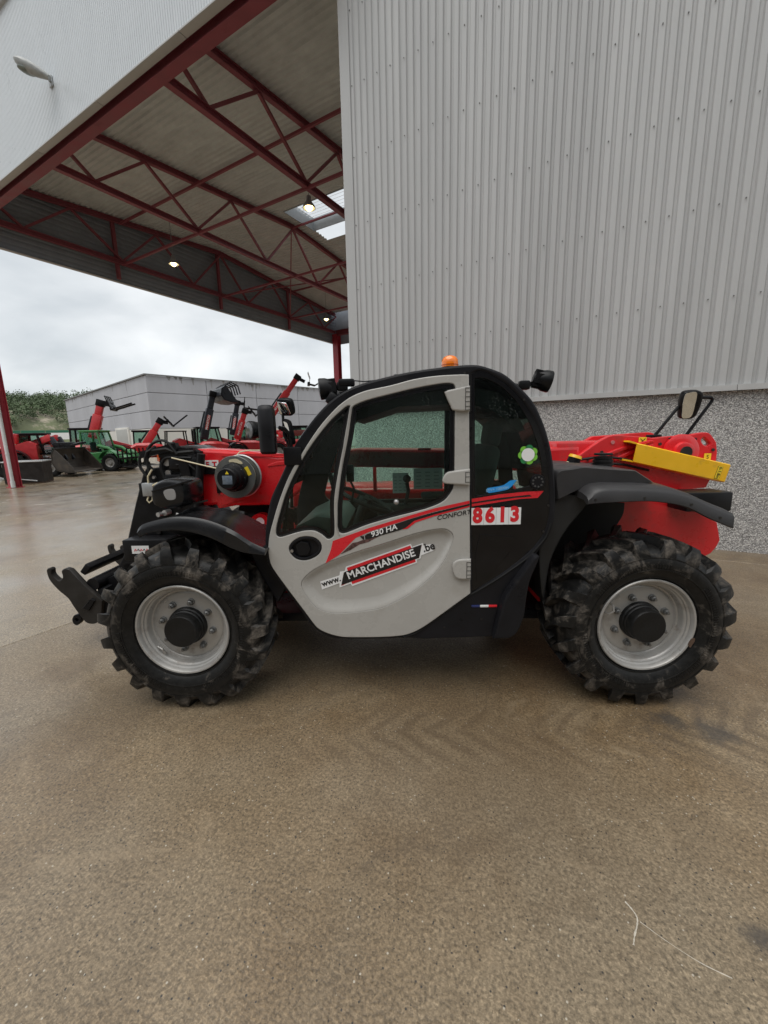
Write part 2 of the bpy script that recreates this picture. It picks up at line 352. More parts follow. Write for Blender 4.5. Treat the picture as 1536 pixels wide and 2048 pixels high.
    lt = N_.new('ShaderNodeMath'); lt.operation = 'LESS_THAN'; lt.inputs[1].default_value = 0.20; lk(t, v.outputs['Distance'], lt.inputs[0])
    sv = N_.new('ShaderNodeSeparateColor'); lk(t, v.outputs['Color'], sv.inputs[0])
    few = N_.new('ShaderNodeMath'); few.operation = 'GREATER_THAN'; few.inputs[1].default_value = 0.93; lk(t, sv.outputs[0], few.inputs[0])
    mm = N_.new('ShaderNodeMath'); mm.operation = 'MULTIPLY'; lk(t, lt.outputs[0], mm.inputs[0]); lk(t, few.outputs[0], mm.inputs[1])
    base = mix(mm.outputs[0], base, (0.40, 0.36, 0.29))
    few2 = N_.new('ShaderNodeMath'); few2.operation = 'LESS_THAN'; few2.inputs[1].default_value = 0.2; lk(t, sv.outputs[0], few2.inputs[0])
    mm2 = N_.new('ShaderNodeMath'); mm2.operation = 'MULTIPLY'; lk(t, lt.outputs[0], mm2.inputs[0]); lk(t, few2.outputs[0], mm2.inputs[1])
    base = mix(mm2.outputs[0], base, (0.04, 0.035, 0.03))
    # oil and rubber stains
    so_ = noi(1.1, 7, 0.7, dist=1.2)
    base = mix(ramp(so_, [(0.58, (0, 0, 0)), (0.74, (0.7,)*3)]), base, (0.075, 0.058, 0.042))
    # single oil spots
    for sx_, sy_, rad in ((1.443, -0.137, 0.085), (1.617, -0.236, 0.10), (1.056, -1.16, 0.06), (-1.85, 0.0, 0.42), (-2.45, 0.42, 0.22), (0.35, -0.45, 0.75), (2.3, 0.9, 0.5)):
        dn = N_.new('ShaderNodeVectorMath'); dn.operation = 'DISTANCE'; dn.inputs[1].default_value = (sx_, sy_, 0); lk(t, pos, dn.inputs[0])
        wb = N_.new('ShaderNodeMath'); wb.operation = 'MULTIPLY_ADD'; wb.inputs[1].default_value = rad*2.2; lk(t, spot, wb.inputs[0]); lk(t, dn.outputs['Value'], wb.inputs[2])
        sr = N_.new('ShaderNodeMapRange'); lk(t, wb.outputs[0], sr.inputs[0]); sr.inputs[1].default_value = rad*1.5; sr.inputs[2].default_value = rad*2.3; sr.inputs[3].default_value = 0.75 if rad < 0.15 else 0.42; sr.inputs[4].default_value = 0.0
        base = mix(sr.outputs[0], base, (0.05, 0.045, 0.04) if rad < 0.15 else (0.085, 0.056, 0.03))
    oi = N_.new('ShaderNodeObjectInfo'); base = mix(1.0, base, oi.outputs['Color'], 'MULTIPLY')      # slab colour: random tone, plus wet sheen painted into the left slabs
    lk(t, base, b.inputs['Base Color'])
    # wetness: film of water makes it smoother
    wet = noi(0.55, 4, 0.6, dist=0.5)
    mr = N_.new('ShaderNodeMapRange'); lk(t, wet, mr.inputs[0]); mr.inputs[1].default_value = 0.36; mr.inputs[2].default_value = 0.64; mr.inputs[3].default_value = 0.40; mr.inputs[4].default_value = 0.62
    lk(t, mr.outputs[0], b.inputs['Roughness']); b.inputs['Specular IOR Level'].default_value = 0.25
    hs = N_.new('ShaderNodeMath'); hs.operation = 'ADD'; lk(t, fine, hs.inputs[0]); 
    hb = N_.new('ShaderNodeMath'); hb.operation = 'MULTIPLY'; hb.inputs[1].default_value = 0.7; lk(t, broom, hb.inputs[0]); lk(t, hb.outputs[0], hs.inputs[1])
    # thin film of rain water over the concrete
    cw = N_.new('ShaderNodeMapRange'); lk(t, wet, cw.inputs[0]); cw.inputs[1].default_value = 0.36; cw.inputs[2].default_value = 0.66; cw.inputs[3].default_value = 1.0; cw.inputs[4].default_value = 0.5
    lk(t, cw.outputs[0], b.inputs['Coat Weight']); b.inputs['Coat IOR'].default_value = 1.45
    cr_ = N_.new('ShaderNodeMapRange'); lk(t, mid, cr_.inputs[0]); cr_.inputs[1].default_value = 0.3; cr_.inputs[2].default_value = 0.7; cr_.inputs[3].default_value = 0.10; cr_.inputs[4].default_value = 0.30; lk(t, cr_.outputs[0], b.inputs['Coat Roughness'])
    cbp = N_.new('ShaderNodeBump'); cbp.inputs['Strength'].default_value = 0.22; cbp.inputs['Distance'].default_value = 0.004; lk(t, fine, cbp.inputs['Height']); lk(t, cbp.outputs[0], b.inputs['Coat Normal'])
    bp = N_.new('ShaderNodeBump'); bp.inputs['Strength'].default_value = 0.55; bp.inputs['Distance'].default_value = 0.006
    lk(t, hs.outputs[0], bp.inputs['Height']); lk(t, bp.outputs[0], b.inputs['Normal'])
    return m
GM = ground_mat()
g = MB(); g.poly([(-900, -900, -0.02), (900, -900, -0.02), (900, 1200, -0.02), (-900, 1200, -0.02)], [(0, 1, 2, 3)])
ground = tag(g.build('ground', GM), kind='structure')
yard = empty('concrete_yard', (0, 0, 0), SITE); tag(yard, kind='structure')
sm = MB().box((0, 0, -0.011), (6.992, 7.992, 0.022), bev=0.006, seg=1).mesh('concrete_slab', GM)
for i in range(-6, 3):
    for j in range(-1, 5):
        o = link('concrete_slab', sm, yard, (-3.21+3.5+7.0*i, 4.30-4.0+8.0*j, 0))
        k_ = random.uniform(0.95, 1.08); o.color = (1.24*k_, 1.30*k_, 1.40*k_, 1) if i < 0 else (k_, k_, k_, 1)  # left slabs tinted paler, standing in for sky reflected in the wet

# ------------------------------------------------------------------ warehouse: profiled cladding over a pebble-dash plinth
def pebble_mat():
    m = bpy.data.materials.new('exposed_pebble_concrete'); m.use_nodes = True; t = m.node_tree; N_ = t.nodes; b = N_['Principled BSDF']
    tc = N_.new('ShaderNodeTexCoord'); v = N_.new('ShaderNodeTexVoronoi'); v.inputs['Scale'].default_value = 84; lk(t, tc.outputs['Object'], v.inputs['Vector'])
    s = N_.new('ShaderNodeSeparateColor'); lk(t, v.outputs['Color'], s.inputs[0])
    r = N_.new('ShaderNodeValToRGB'); e = r.color_ramp.elements; e[0].position = 0.0; e[0].color = (0.25, 0.245, 0.24, 1); e[1].position = 1.0; e[1].color = (0.88, 0.86, 0.83, 1)
    for p, c in ((0.2, (0.37, 0.36, 0.355)), (0.5, (0.52, 0.51, 0.50)), (0.78, (0.68, 0.67, 0.65))): q = e.new(p); q.color = (*c, 1)
    lk(t, s.outputs[0], r.inputs[0])
    d = N_.new('ShaderNodeValToRGB'); d.color_ramp.elements[0].position = 0.35; d.color_ramp.elements[0].color = (1, 1, 1, 1); d.color_ramp.elements[1].position = 0.7; d.color_ramp.elements[1].color = (0.46, 0.45, 0.44, 1)
    lk(t, v.outputs['Distance'], d.inputs[0])
    mx = N_.new('ShaderNodeMix'); mx.data_type = 'RGBA'; mx.blend_type = 'MULTIPLY'; mx.inputs[0].default_value = 1; lk(t, r.outputs[0], mx.inputs[6]); lk(t, d.outputs[0], mx.inputs[7])
    n = N_.new('ShaderNodeTexNoise'); n.inputs['Scale'].default_value = 0.9; n.inputs['Detail'].default_value = 7; lk(t, tc.outputs['Object'], n.inputs['Vector'])
    r2 = N_.new('ShaderNodeValToRGB'); r2.color_ramp.elements[0].color = (0.82, 0.81, 0.79, 1); r2.color_ramp.elements[1].color = (1.15, 1.15, 1.15, 1); lk(t, n.outputs['Fac'], r2.inputs[0])
    m2 = N_.new('ShaderNodeMix'); m2.data_type = 'RGBA'; m2.blend_type = 'MULTIPLY'; m2.inputs[0].default_value = 1; lk(t, mx.outputs[2], m2.inputs[6]); lk(t, r2.outputs[0], m2.inputs[7])
    lk(t, m2.outputs[2], b.inputs['Base Color']); b.inputs['Roughness'].default_value = 0.5
    bp = N_.new('ShaderNodeBump'); bp.invert = True; bp.inputs['Strength'].default_value = 0.8; bp.inputs['Distance'].default_value = 0.008; lk(t, v.outputs['Distance'], bp.inputs['Height']); lk(t, bp.outputs[0], b.inputs['Normal'])
    return m
clad = mat('cladding_grey', (0.455, 0.458, 0.452), 0.42, var=0.06, scale=1.2, rvar=0.08, stretch=(3, 3, 0.25))
def per_object_tone(m, lo, hi):      # sheets from different batches differ a little
    t = m.node_tree; b = t.nodes['Principled BSDF']; src = b.inputs['Base Color'].links[0].from_socket; oi = t.nodes.new('ShaderNodeObjectInfo')
    r = t.nodes.new('ShaderNodeMapRange'); r.inputs[3].default_value = lo; r.inputs[4].default_value = hi; lk(t, oi.outputs['Random'], r.inputs[0])
    x = t.nodes.new('ShaderNodeMix'); x.data_type = 'RGBA'; x.blend_type = 'MULTIPLY'; x.inputs[0].default_value = 1; lk(t, src, x.inputs[6]); lk(t, r.outputs[0], x.inputs[7]); lk(t, x.outputs[2], b.inputs['Base Color'])
per_object_tone(clad, 0.95, 1.05)
flash = mat('flashing_grey', (0.44, 0.44, 0.43), 0.45, var=0.05, scale=3)
def rib_profile(n, pitch, depth, top=0.52, slope=0.13):
    """one sheet's cross-section: (along, out) points"""
    pts = []
    for i in range(n):
        x = i*pitch; v = (1-top-2*slope)*pitch
        pts += [(x, 0), (x+v, 0), (x+v+slope*pitch, depth), (x+v+slope*pitch+top*pitch, depth)]
    pts.append((n*pitch, 0)); return pts
def sheet_mesh(name, prof, length, m, th=0.004):
    """sheet standing up: x along, -y out, z up"""
    b = MB(); k = len(prof)
    secs = []
    for z in (0, length):
        secs.append([(x, -o, z) for x, o in prof]+[(x, -o+th, z) for x, o in reversed(prof)])
    b.loft(secs); return b.mesh(name, m, 20)
wh = empty('warehouse', (0, 0, 0), SITE)
tag(wh, 'large warehouse with light grey ribbed metal cladding above a pebble-dash base, behind the machine', 'building')
pm = sheet_mesh('cladding_sheet', rib_profile(8, 0.1235, 0.026), 11.9, clad)
for i in range(11): link('cladding_sheet', pm, wh, (-3.55+0.988*i, 4.834+(0.003 if i % 2 else 0), 2.10))
b = MB(); b.box((2.1, 5.15, 1.03), (11.55, 0.60, 2.06)); b.build('pebble_wall', pebble_mat(), wh)
for i in range(4):
    f = MB(); x0 = -3.69+2.9*i
    f.loft([[(x, 4.86, 2.135), (x, 4.775, 2.128), (x, 4.772, 2.058), (x, 4.78, 2.058), (x, 4.785, 2.10), (x, 4.86, 2.11)] for x in (x0+0.003, x0+2.897)])
    f.build('flashing', flash, wh)
c = MB(); c.loft([[(-3.70, 5.4, z), (-3.70, 4.79, z), (-3.50, 4.79, z), (-3.50, 4.795, z), (-3.695, 4.797, z), (-3.695, 5.4, z)] for z in (2.1, 14)]); c.build('corner_trim', clad, wh)
b = MB(); b.box((2.1, 10.7, 7.0), (11.4, 10.3, 14.0)); b.build('wall_core', clad, wh)
scw = MB()
for r_ in range(11):
    z = 3.17+1.054*r_
    for i in range(44):
        x = -3.47+0.247*i
        scw.cyl((x, 4.803, z), (x, 4.794, z), 0.0085, seg=6)
tag(scw.build('screw', mat('screw', (0.12, 0.12, 0.115), 0.5), wh), kind='stuff')

# ------------------------------------------------------------------ canopy
cp = empty('canopy', (0, 0, 0), SITE)
tag(cp, 'high loading canopy with dark red steel trusses, corrugated deck and pale metal fascia', 'canopy')
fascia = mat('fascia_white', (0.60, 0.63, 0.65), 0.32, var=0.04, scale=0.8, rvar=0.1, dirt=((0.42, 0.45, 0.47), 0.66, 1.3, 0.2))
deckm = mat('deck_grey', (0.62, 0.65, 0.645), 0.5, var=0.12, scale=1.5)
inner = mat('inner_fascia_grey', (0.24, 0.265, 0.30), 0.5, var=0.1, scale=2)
fm = sheet_mesh('fascia_sheet', rib_profile(14, 0.0715, 0.014), 3.3, fascia)
for i in range(15): link('fascia_sheet', fm, cp, (-18.70+1.001*i, 4.0, 9.0))
co = MB().box((-11.2, 4.02, 12.34), (15.1, 0.22, 0.07), bev=0.01); co.build('coping', flash, cp)
for i in range(5):
    f = MB().box((-17.2+3.0*i, 4.06, 8.985), (2.985, 0.17, 0.035), bev=0.004); f.build('flashing', flash, cp)
def ibeam(b, a, c, h, w, tf=0.02, tw=0.014):
    a, c = Vector(a), Vector(c); d = (c-a).normalized(); up = Vector((0, 0, 1)) if abs(d.z) < 0.9 else Vector((1, 0, 0))
    sx = d.cross(up).normalized(); up = sx.cross(d).normalized()
    for off, hh, ww in ((h/2-tf/2, tf, w), (-h/2+tf/2, tf, w), (0, h-2*tf, tw)):
        b.bar(a+up*off, c+up*off, ww, hh, up)
    return b
b = MB(); ibeam(b, (-18.4, 4.38, 9.08), (-3.72, 4.38, 9.08), 0.30, 0.24); b.build('edge_beam', steelred, cp)
b = MB(); ibeam(b, (-18.4, 24.25, 9.08), (6, 24.25, 9.08), 0.34, 0.30); b.build('edge_beam', steelred, cp)
# gable fascia on the yard side: boards run away from the camera
lm = MB(); prof = rib_profile(5, 0.2, 0.025)
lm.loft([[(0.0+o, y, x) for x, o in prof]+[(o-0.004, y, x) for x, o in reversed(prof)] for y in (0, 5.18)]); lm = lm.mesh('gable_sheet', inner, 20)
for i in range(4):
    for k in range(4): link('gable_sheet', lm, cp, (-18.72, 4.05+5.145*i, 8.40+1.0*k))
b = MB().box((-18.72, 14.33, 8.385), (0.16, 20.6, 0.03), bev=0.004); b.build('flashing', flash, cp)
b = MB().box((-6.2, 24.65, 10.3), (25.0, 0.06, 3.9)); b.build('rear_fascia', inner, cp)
# roof deck, ribs along the ridge; two slopes with a louvred rooflight at the ridge
RZ = lambda n: 10.44+0.088*(n-4.2) if n < 14.3 else 10.44+0.088*10.1-0.088*(n-14.3)
def deck_mesh(L, up):
    prof = rib_profile(5, 0.2, 0.05, 0.42, 0.16); d = MB(); s_ = 0.088*(1 if up else -1)
    d.loft([[(x, a, o+s_*a) for a, o in prof]+[(x, a, o+s_*a+0.005) for a, o in reversed(prof)] for x in (0, L)]); return d.mesh('deck_sheet', deckm, 20)
dl = {(L, u): deck_mesh(L, u) for L in (24.8, 6.0, 14.0) for u in (True, False)}
for i in range(21):
    n0 = 4.12+1.0*i
    if n0 > 24: break
    up = n0+0.5 < 14.3
    if 13.0 < n0 < 15.2:
        link('deck_sheet', dl[(6.0, up)], cp, (-18.7, n0, RZ(n0)))
        link('deck_sheet', dl[(14.0, up)], cp, (-7.6, n0, RZ(n0)))
    else: link('deck_sheet', dl[(24.8, up)], cp, (-18.7, n0, RZ(n0)))
b = MB()
for s0, s1, n0, n1 in ((-12.70, -7.6, 13.10, 13.14), (-12.70, -7.6, 15.14, 15.18), (-12.74, -12.70, 13.10, 15.18), (-7.6, -7.56, 13.1, 15.18)):
    b.box(((s0+s1)/2, (n0+n1)/2, 11.5), (s1-s0, n1-n0, 0.55))
b.build('skylight_kerb', mat('kerb_grey', (0.34, 0.37, 0.39), 0.5), cp)
lou = mat('louvre_white', (0.7, 0.7, 0.7), 0.4, var=0.04)
sm_ = MB().box((0, 0, 0), (5.0, 0.09, 0.012), Matrix.Rotation(R(38), 4, 'X')).mesh('louvre', lou)
for k in range(9): link('louvre', sm_, cp, (-10.15, 13.25+0.215*k, 11.62))
# trusses
TN = [4.25, 7.3, 10.75, 14.3, 17.85, 21.3, 24.35]; BN = [5.66, 9.1, 12.5, 16.0, 19.4, 22.9]
def truss(s, end=False):
    b = MB(); ibeam(b, (s, 4.4, 9.13), (s, 24.2, 9.13), 0.18, 0.16); tr = b.build('truss', steelred, cp)
    for a, c in ((4.3, 14.3), (14.3, 24.3)):
        b = MB(); ibeam(b, (s, a, RZ(a)-0.11), (s, c, RZ(c)-0.11), 0.18, 0.15); b.build('top_chord', steelred, tr)
    nodes = []
    for k in range(6):
        nodes += [(TN[k], BN[k]), (TN[k+1], BN[k])]
    for a, c in nodes:
        MB().bar((s, a, RZ(a)-0.2), (s, c, 9.2), 0.08, 0.08).build('web_member', steelred, tr)
    if end:
        for a in (8.9, 14.15, 19.4): MB().bar((s-0.1, a, 8.45), (s-0.1, a, RZ(a)-0.1), 0.13, 0.13).build('post', steelred, tr)
for s in (-18.42, -13.3, -8.07, -2.84): truss(s, s < -18)
for a, z in ((9.1, 9.06), (14.2, 9.06), (19.4, 9.06), (9.1, RZ(9.1)-0.25), (19.4, RZ(19.4)-0.25)):
    MB().bar((-18.3, a, z), (-2.6, a, z), 0.08, 0.08).build('tie', steelred, cp)
for s0, s1 in ((-18.4, -13.3),):
    for n0, n1 in ((14.2, 19.4),):
        MB().bar((s0, n0, 9.12), (s1, n1, RZ(n1)-0.3), 0.05, 0.05).build('brace', steelred, cp)
        MB().bar((s0, n1, 9.12), (s1, n0, RZ(n0)-0.3), 0.05, 0.05).build('brace', steelred, cp)
MB().bar((-13.2, 14.2, RZ(14.2)-0.2), (-8.1, 14.2, RZ(14.2)-0.2), 0.07, 0.07).build('tie', steelred, cp)
for s, n in ((-18.12, 3.98), (-18.4, 24.3), (-3.9, 24.3)):
    b = MB(); h = 9.0
    k_ = 1.0 if n < 10 else 1.45
    b.box((s, n-0.15*k_, h/2), (0.30*k_, 0.02, h)); b.box((s, n+0.15*k_, h/2), (0.30*k_, 0.02, h)); b.box((s, n, h/2), (0.02, 0.28*k_, h)); b.box((s, n, 0.012), (0.42*k_, 0.42*k_, 0.025))
    b.build('column', mat('column_red', (0.36, 0.03, 0.045), 0.45, var=0.12), cp)
pp = mat('pipe_white', (0.66, 0.67, 0.67), 0.4, var=0.06)
b = MB(); b.cyl((-17.93, 3.86, 0.22), (-17.93, 3.86, 8.9), 0.055, seg=14); b.cyl((-17.93, 3.86, 0.02), (-17.93, 3.86, 0.24), 0.068, seg=14)
for z in (1.2, 2.6, 4.2, 6.0): b.cyl((-17.93, 3.86, z), (-17.93, 3.86, z+0.03), 0.064, seg=14)
b.build('downpipe', pp, cp)
# hanging lamps
def site_pt(s, n, z=0.0): return Vector((s*math.cos(SITE)-n*math.sin(SITE), s*math.sin(SITE)+n*math.cos(SITE), z))
lampcol = mat('lamp_grey', (0.30, 0.31, 0.32), 0.4, metal=0.4)
for (s, n, z, top), lab in zip(((-8.18, 9.3, 8.62, 9.05), (-15.8, 9.7, 8.72, 10.6), (-15.8, 19.8, 8.72, 10.6)),
        ('lit hanging lamp under the canopy just below the louvred rooflight', 'lit hanging lamp under the canopy in front of the dark gable fascia, nearest the sky', 'lit hanging lamp at the far end of the canopy beside the far red column')):
    e = empty('hanging_lamp', site_pt(s, n, z)); tag(e, lab, 'lamp', 'lamps hanging under the canopy')
    b = MB(); b.lathe([(0.0, 0.34), (0.06, 0.34), (0.075, 0.30), (0.08, 0.22), (0.10, 0.17), (0.19, 0.05), (0.20, 0.0), (0.185, 0.0), (0.09, 0.15), (0.0, 0.18)], 20); me = b.mesh('reflector', lampcol); me.transform(Matrix.Rotation(R(90), 4, 'X')); link('reflector', me, e)
    MB().sph((0, 0, 0.03), 0.11).build('bulb', bulb, e)
    MB().cyl((0, 0, 0.34), (0, 0, top-z), 0.012, seg=6).build('rod', lampcol, e)
# street-lamp style floodlight on the fascia
e = empty('floodlight', site_pt(-11.46, 3.97, 10.0), SITE); tag(e, 'grey street-style floodlight on a short arm fixed to the pale canopy fascia', 'lamp')
MB().box((0, 0, 0), (0.14, 0.04, 0.22), bev=0.01).build('wall_plate', galv, e)
MB().tube([(0, -0.02, 0), (0.14, -0.10, -0.05), (0.26, -0.15, -0.10)], 0.028, 10).build('arm', galv, e)
hd = MB(); A = Vector((0.26, -0.14, -0.11)); B_ = Vector((-0.24, -0.54, 0.18)); d_ = (B_-A).normalized(); sx = d_.cross(Vector((0, 0, 1))).normalized(); uz = sx.cross(d_)
secs = []
for u, w, h1, h2 in ((0, 0.06, 0.05, 0.05), (0.12, 0.09, 0.07, 0.06), (0.35, 0.13, 0.10, 0.10), (0.6, 0.16, 0.11, 0.13), (0.85, 0.15, 0.09, 0.12), (1.0, 0.10, 0.04, 0.06)):
    p = A.lerp(B_, u); secs.append([p+sx*w*math.cos(a)+uz*(h1 if math.sin(a) > 0 else h2)*math.sin(a) for a in [2*math.pi*k/14 for k in range(14)]])
hd.loft(secs); hd.build('lamp_head', mat('lamp_head_grey', (0.33, 0.34, 0.33), 0.5, var=0.25, scale=9), e)
ln = MB(); p = A.lerp(B_, 0.66)-uz*0.10; ln.sph(p, 0.12, 14, (0.9, 1.5, 0.35)); ln.build('lamp_glass', mat('dirty_lens', (0.20, 0.23, 0.21), 0.15, var=0.3), e)

# ------------------------------------------------------------------ far concrete hall
hall = empty('concrete_hall', (-24.23, 39.28, 0), math.atan2(0.75, 0.66))
tag(hall, 'plain grey concrete-panel hall standing at the back of the yard', 'building')
def streak_mat(name, c, lo):
    m = mat(name, c, 0.7, var=0.10, scale=0.5, stretch=(1, 1, 0.3), bump=0.05, bscale=20); return m
panm = streak_mat('hall_panel_grey', (0.40, 0.405, 0.43), 0); panl = streak_mat('hall_plinth_pale', (0.60, 0.585, 0.54), 0)
stainm = mat('hall_stain', (0.27, 0.265, 0.26), 0.8, var=0.3, scale=1.2, stretch=(2.5, 2.5, 0.5))
pg = {}
def panel(w, h, m, k):
    key = (round(w, 2), round(h, 2), k)
    if key not in pg: pg[key] = MB().box((w/2, 0.1, h/2), (w-0.05, 0.2, h-0.05), bev=0.015, seg=1).mesh('panel', m)
    return pg[key]
rows = [(0.0, 2.7, panl, 0), (2.7, 1.75, panm, 1), (4.45, 1.75, panm, 1), (6.2, 1.65, panm, 1)]
for z, h, m, k in rows:
    for i in range(9): link('panel', panel(6.0, h, m, k), hall, (6.0*i, 0, z))                               # right-hand face
    for i in range(6):
        o = link('panel', panel(6.0, h, m, k), hall, (0, 6.0*i+6.0, z), (0, 0, R(-90)))
MB().box((27, 18, 3.9), (53.6, 35.6, 7.8)).build('core', panm, hall)
MB().box((27, -0.02, 7.91), (54.2, 0.3, 0.12)).build('coping', mat('hall_coping', (0.20, 0.20, 0.20), 0.6), hall)
MB().box((-0.02, 18, 7.91), (0.3, 36.2, 0.12)).build('coping', mat('hall_coping', (0.20, 0.20, 0.20), 0.6), hall)
random.seed(11)
for i in range(60):      # drip stains below the coping, as thin crusts with their own shapes
    L = random.uniform(0.15, 0.75)*(1 if random.random() < 0.8 else 1.8); w = random.uniform(0.05, 0.30); 
    if i < 40: x = random.uniform(0.5, 40); pts = [(x-w, -0.004, 7.84), (x+w, -0.004, 7.84), (x+w*0.35, -0.004, 7.84-L), (x-w*0.25, -0.004, 7.84-L*0.9)]
    else: x = random.uniform(0.5, 34); pts = [(-0.004, x-w, 7.84), (-0.004, x+w, 7.84), (-0.004, x+w*0.35, 7.84-L), (-0.004, x-w*0.25, 7.84-L*0.9)]
    MB().poly(pts, [(0, 1, 2, 3)]).build('stain', stainm, hall)
MB().box((-0.08, 9.2, 1.5), (0.2, 4.6, 3.0), bev=0.02).build('door_surround', panl, hall)
MB().box((-0.16, 9.2, 1.4), (0.1, 4.0, 2.8), bev=0.02).build('sliding_door', mat('hall_door', (0.36, 0.36, 0.34), 0.6), hall)

# ------------------------------------------------------------------ unseen hall behind the camera, added to darken reflections and deepen the shade
oh = empty('added_shade_hall', (0, -15.5, 0), SITE*0.25)
tag(oh, 'unseen dark grey clad hall behind the camera, added to darken reflections and deepen shade', 'building')
om = mat('shade_hall_cladding', (0.16, 0.165, 0.17), 0.5, var=0.1, scale=0.6)
osm = sheet_mesh('cladding_sheet', rib_profile(6, 0.25, 0.04), 6.3, om)
for i in range(30): link('cladding_sheet', osm, oh, (-22.5+1.5*i+1.5, 0.0, 2.2), (0, 0, R(180)))
MB().box((0, -0.35, 1.1), (45, 0.6, 2.2), bev=0.02).build('plinth', panl, oh)
MB().box((0, -0.05, 8.56), (45.2, 0.3, 0.12)).build('coping', flash, oh)
MB().box((0, -6.0, 4.2), (44.6, 11.4, 8.4)).build('core', om, oh)
for x in (-13.0, 1.0, 14.0):
    d_ = MB().box((x, 0.07, 2.1), (4.2, 0.08, 4.2), bev=0.01).build('roller_door', mat('roller_grey', (0.30, 0.31, 0.32), 0.5), oh)
    for k in range(13): MB().box((x, 0.12, 0.2+0.32*k), (4.1, 0.03, 0.06)).build('door_slat', mat('roller_grey', (0, 0, 0)), d_)

# ------------------------------------------------------------------ hill, woodland, hoarding
random.seed(3)
hillm = mat('hillside', (0.11, 0.125, 0.065), 0.9, var=0.4, scale=0.08, dirt=((0.32, 0.28, 0.22), 0.50, 0.12, 0.10), bump=0.3, bscale=0.5)
HC = Vector((-165, 198)); hd_ = Vector((0.66, 0.75)).normalized(); hb = Vector((-0.75, 0.66)).normalized()
def hz(u, v):     # u along the ridge, v into the hill
    rise = 25*(1-math.exp(-max(v, 0)/26)) if v > 0 else 0
    w = noise.noise(Vector((u*0.02, v*0.02, 1.3)))*5+noise.noise(Vector((u*0.09, v*0.09, 4.3)))*1.6
    cliff = 4.5*min(1, max(0, v/5)) if v > 0 else 0
    return (rise*0.86+cliff*0.8+w*min(1, max(0, v/18)))*(1+0.12*math.sin(u*0.021+1.0))
hm = MB(); V = []; nu, nv = 90, 40
for i in range(nu+1):
    for j in range(nv+1):
        u = -190+i*4.6; v = -12+j*3.2; p = HC+hd_*u+hb*(v-10); V.append((p.x, p.y, hz(u, v)-0.05))
hm.poly(V, [(i*(nv+1)+j, (i+1)*(nv+1)+j, (i+1)*(nv+1)+j+1, i*(nv+1)+j+1) for i in range(nu) for j in range(nv)])
tag(hm.build('hill', hillm, ang=180), kind='structure')
leafm = mat('far_foliage', (0.08, 0.115, 0.055), 0.8, var=0.45, scale=0.11)
wv, wf = [], []
for k in range(1700):
    u = random.uniform(-110, 60); v = random.uniform(4, 70)**1.0
    if v < 20 and noise.noise(Vector((u*0.05, v*0.1, 0))) < 0.02: continue
    p = HC+hd_*u+hb*(v-10); z = hz(u, v); r = random.uniform(1.2, 2.6); hgt = random.uniform(1.0, 1.7)
    for q in range(60):
        a = random.uniform(0, 2*math.pi); ct = random.uniform(-0.6, 1); rr = r*random.uniform(0.55, 1.05); st = math.sqrt(1-ct*ct)
        c = Vector((p.x+rr*st*math.cos(a), p.y+rr*st*math.sin(a), z+r*0.9*hgt+rr*hgt*ct))
        t1 = Vector((random.uniform(-1, 1), random.uniform(-1, 1), random.uniform(-0.6, 0.6))).normalized(); t2 = t1.orthogonal(); s_ = random.uniform(0.18, 0.42)
        b0 = len(wv); wv += [c+t1*s_, c+t2*s_*0.7, c-t1*s_, c-t2*s_*0.7]; wf.append((b0, b0+1, b0+2, b0+3))
me = bpy.data.meshes.new('woodland'); me.from_pydata(wv, [], wf); me.materials.append(leafm); me.update()
tag(link('woodland', me), 'green woodland covering the hillside beyond the yard', 'woodland', kind='stuff')
e = empty('hoarding', (-77.5, 89.4, 2.2), math.atan2(4.58, 5.41)); tag(e, 'long low white hoarding with a dark green top band at the foot of the hill', 'hoarding')
for i in range(4):
    o = MB().box((-6.3+4.2*i, 0, 0.6), (4.1, 0.1, 1.5), bev=0.01, seg=1).build('board', white, e)
    MB().box((-6.3+4.2*i, 0, 1.62), (4.1, 0.12, 0.55), bev=0.01, seg=1).build('top_band', mat('hoarding_green', (0.02, 0.14, 0.08), 0.5), e)
    MB().box((-8.3+4.2*i, 0.1, -0.6), (0.12, 0.12, 3.2)).build('post', steel, e)

# chalk scrawl on the concrete
chk = mat('chalk', (0.45, 0.41, 0.34), 0.9, var=0.3, scale=60)
for pts, w, lab in (([(0.69, -1.052), (0.70, -1.075), (0.703, -1.10), (0.688, -1.125), (0.667, -1.149), (0.648, -1.176)], 0.0035, 'short curved pale chalk stroke on the concrete in the right foreground'), ([(0.706, -1.112), (0.756, -1.162), (0.825, -1.218), (0.893, -1.255)], 0.0018, 'long thin straight chalk line running off the chalk stroke')):
    V_ = crom(pts, 6, False); ck = MB(); secs = []
    for k, a in enumerate(V_):
        d = (V_[min(k+1, len(V_)-1)]-V_[max(k-1, 0)]).normalized(); q = Vector((-d.y, d.x))*w*random.uniform(0.35, 1.0)
        secs.append([(a.x+q.x, a.y+q.y, 0.0005), (a.x, a.y, 0.0016), (a.x-q.x, a.y-q.y, 0.0005)])
    ck.loft(secs, cap=False, closed=False)
    tag(ck.build('chalk_mark', chk), lab, 'chalk mark')
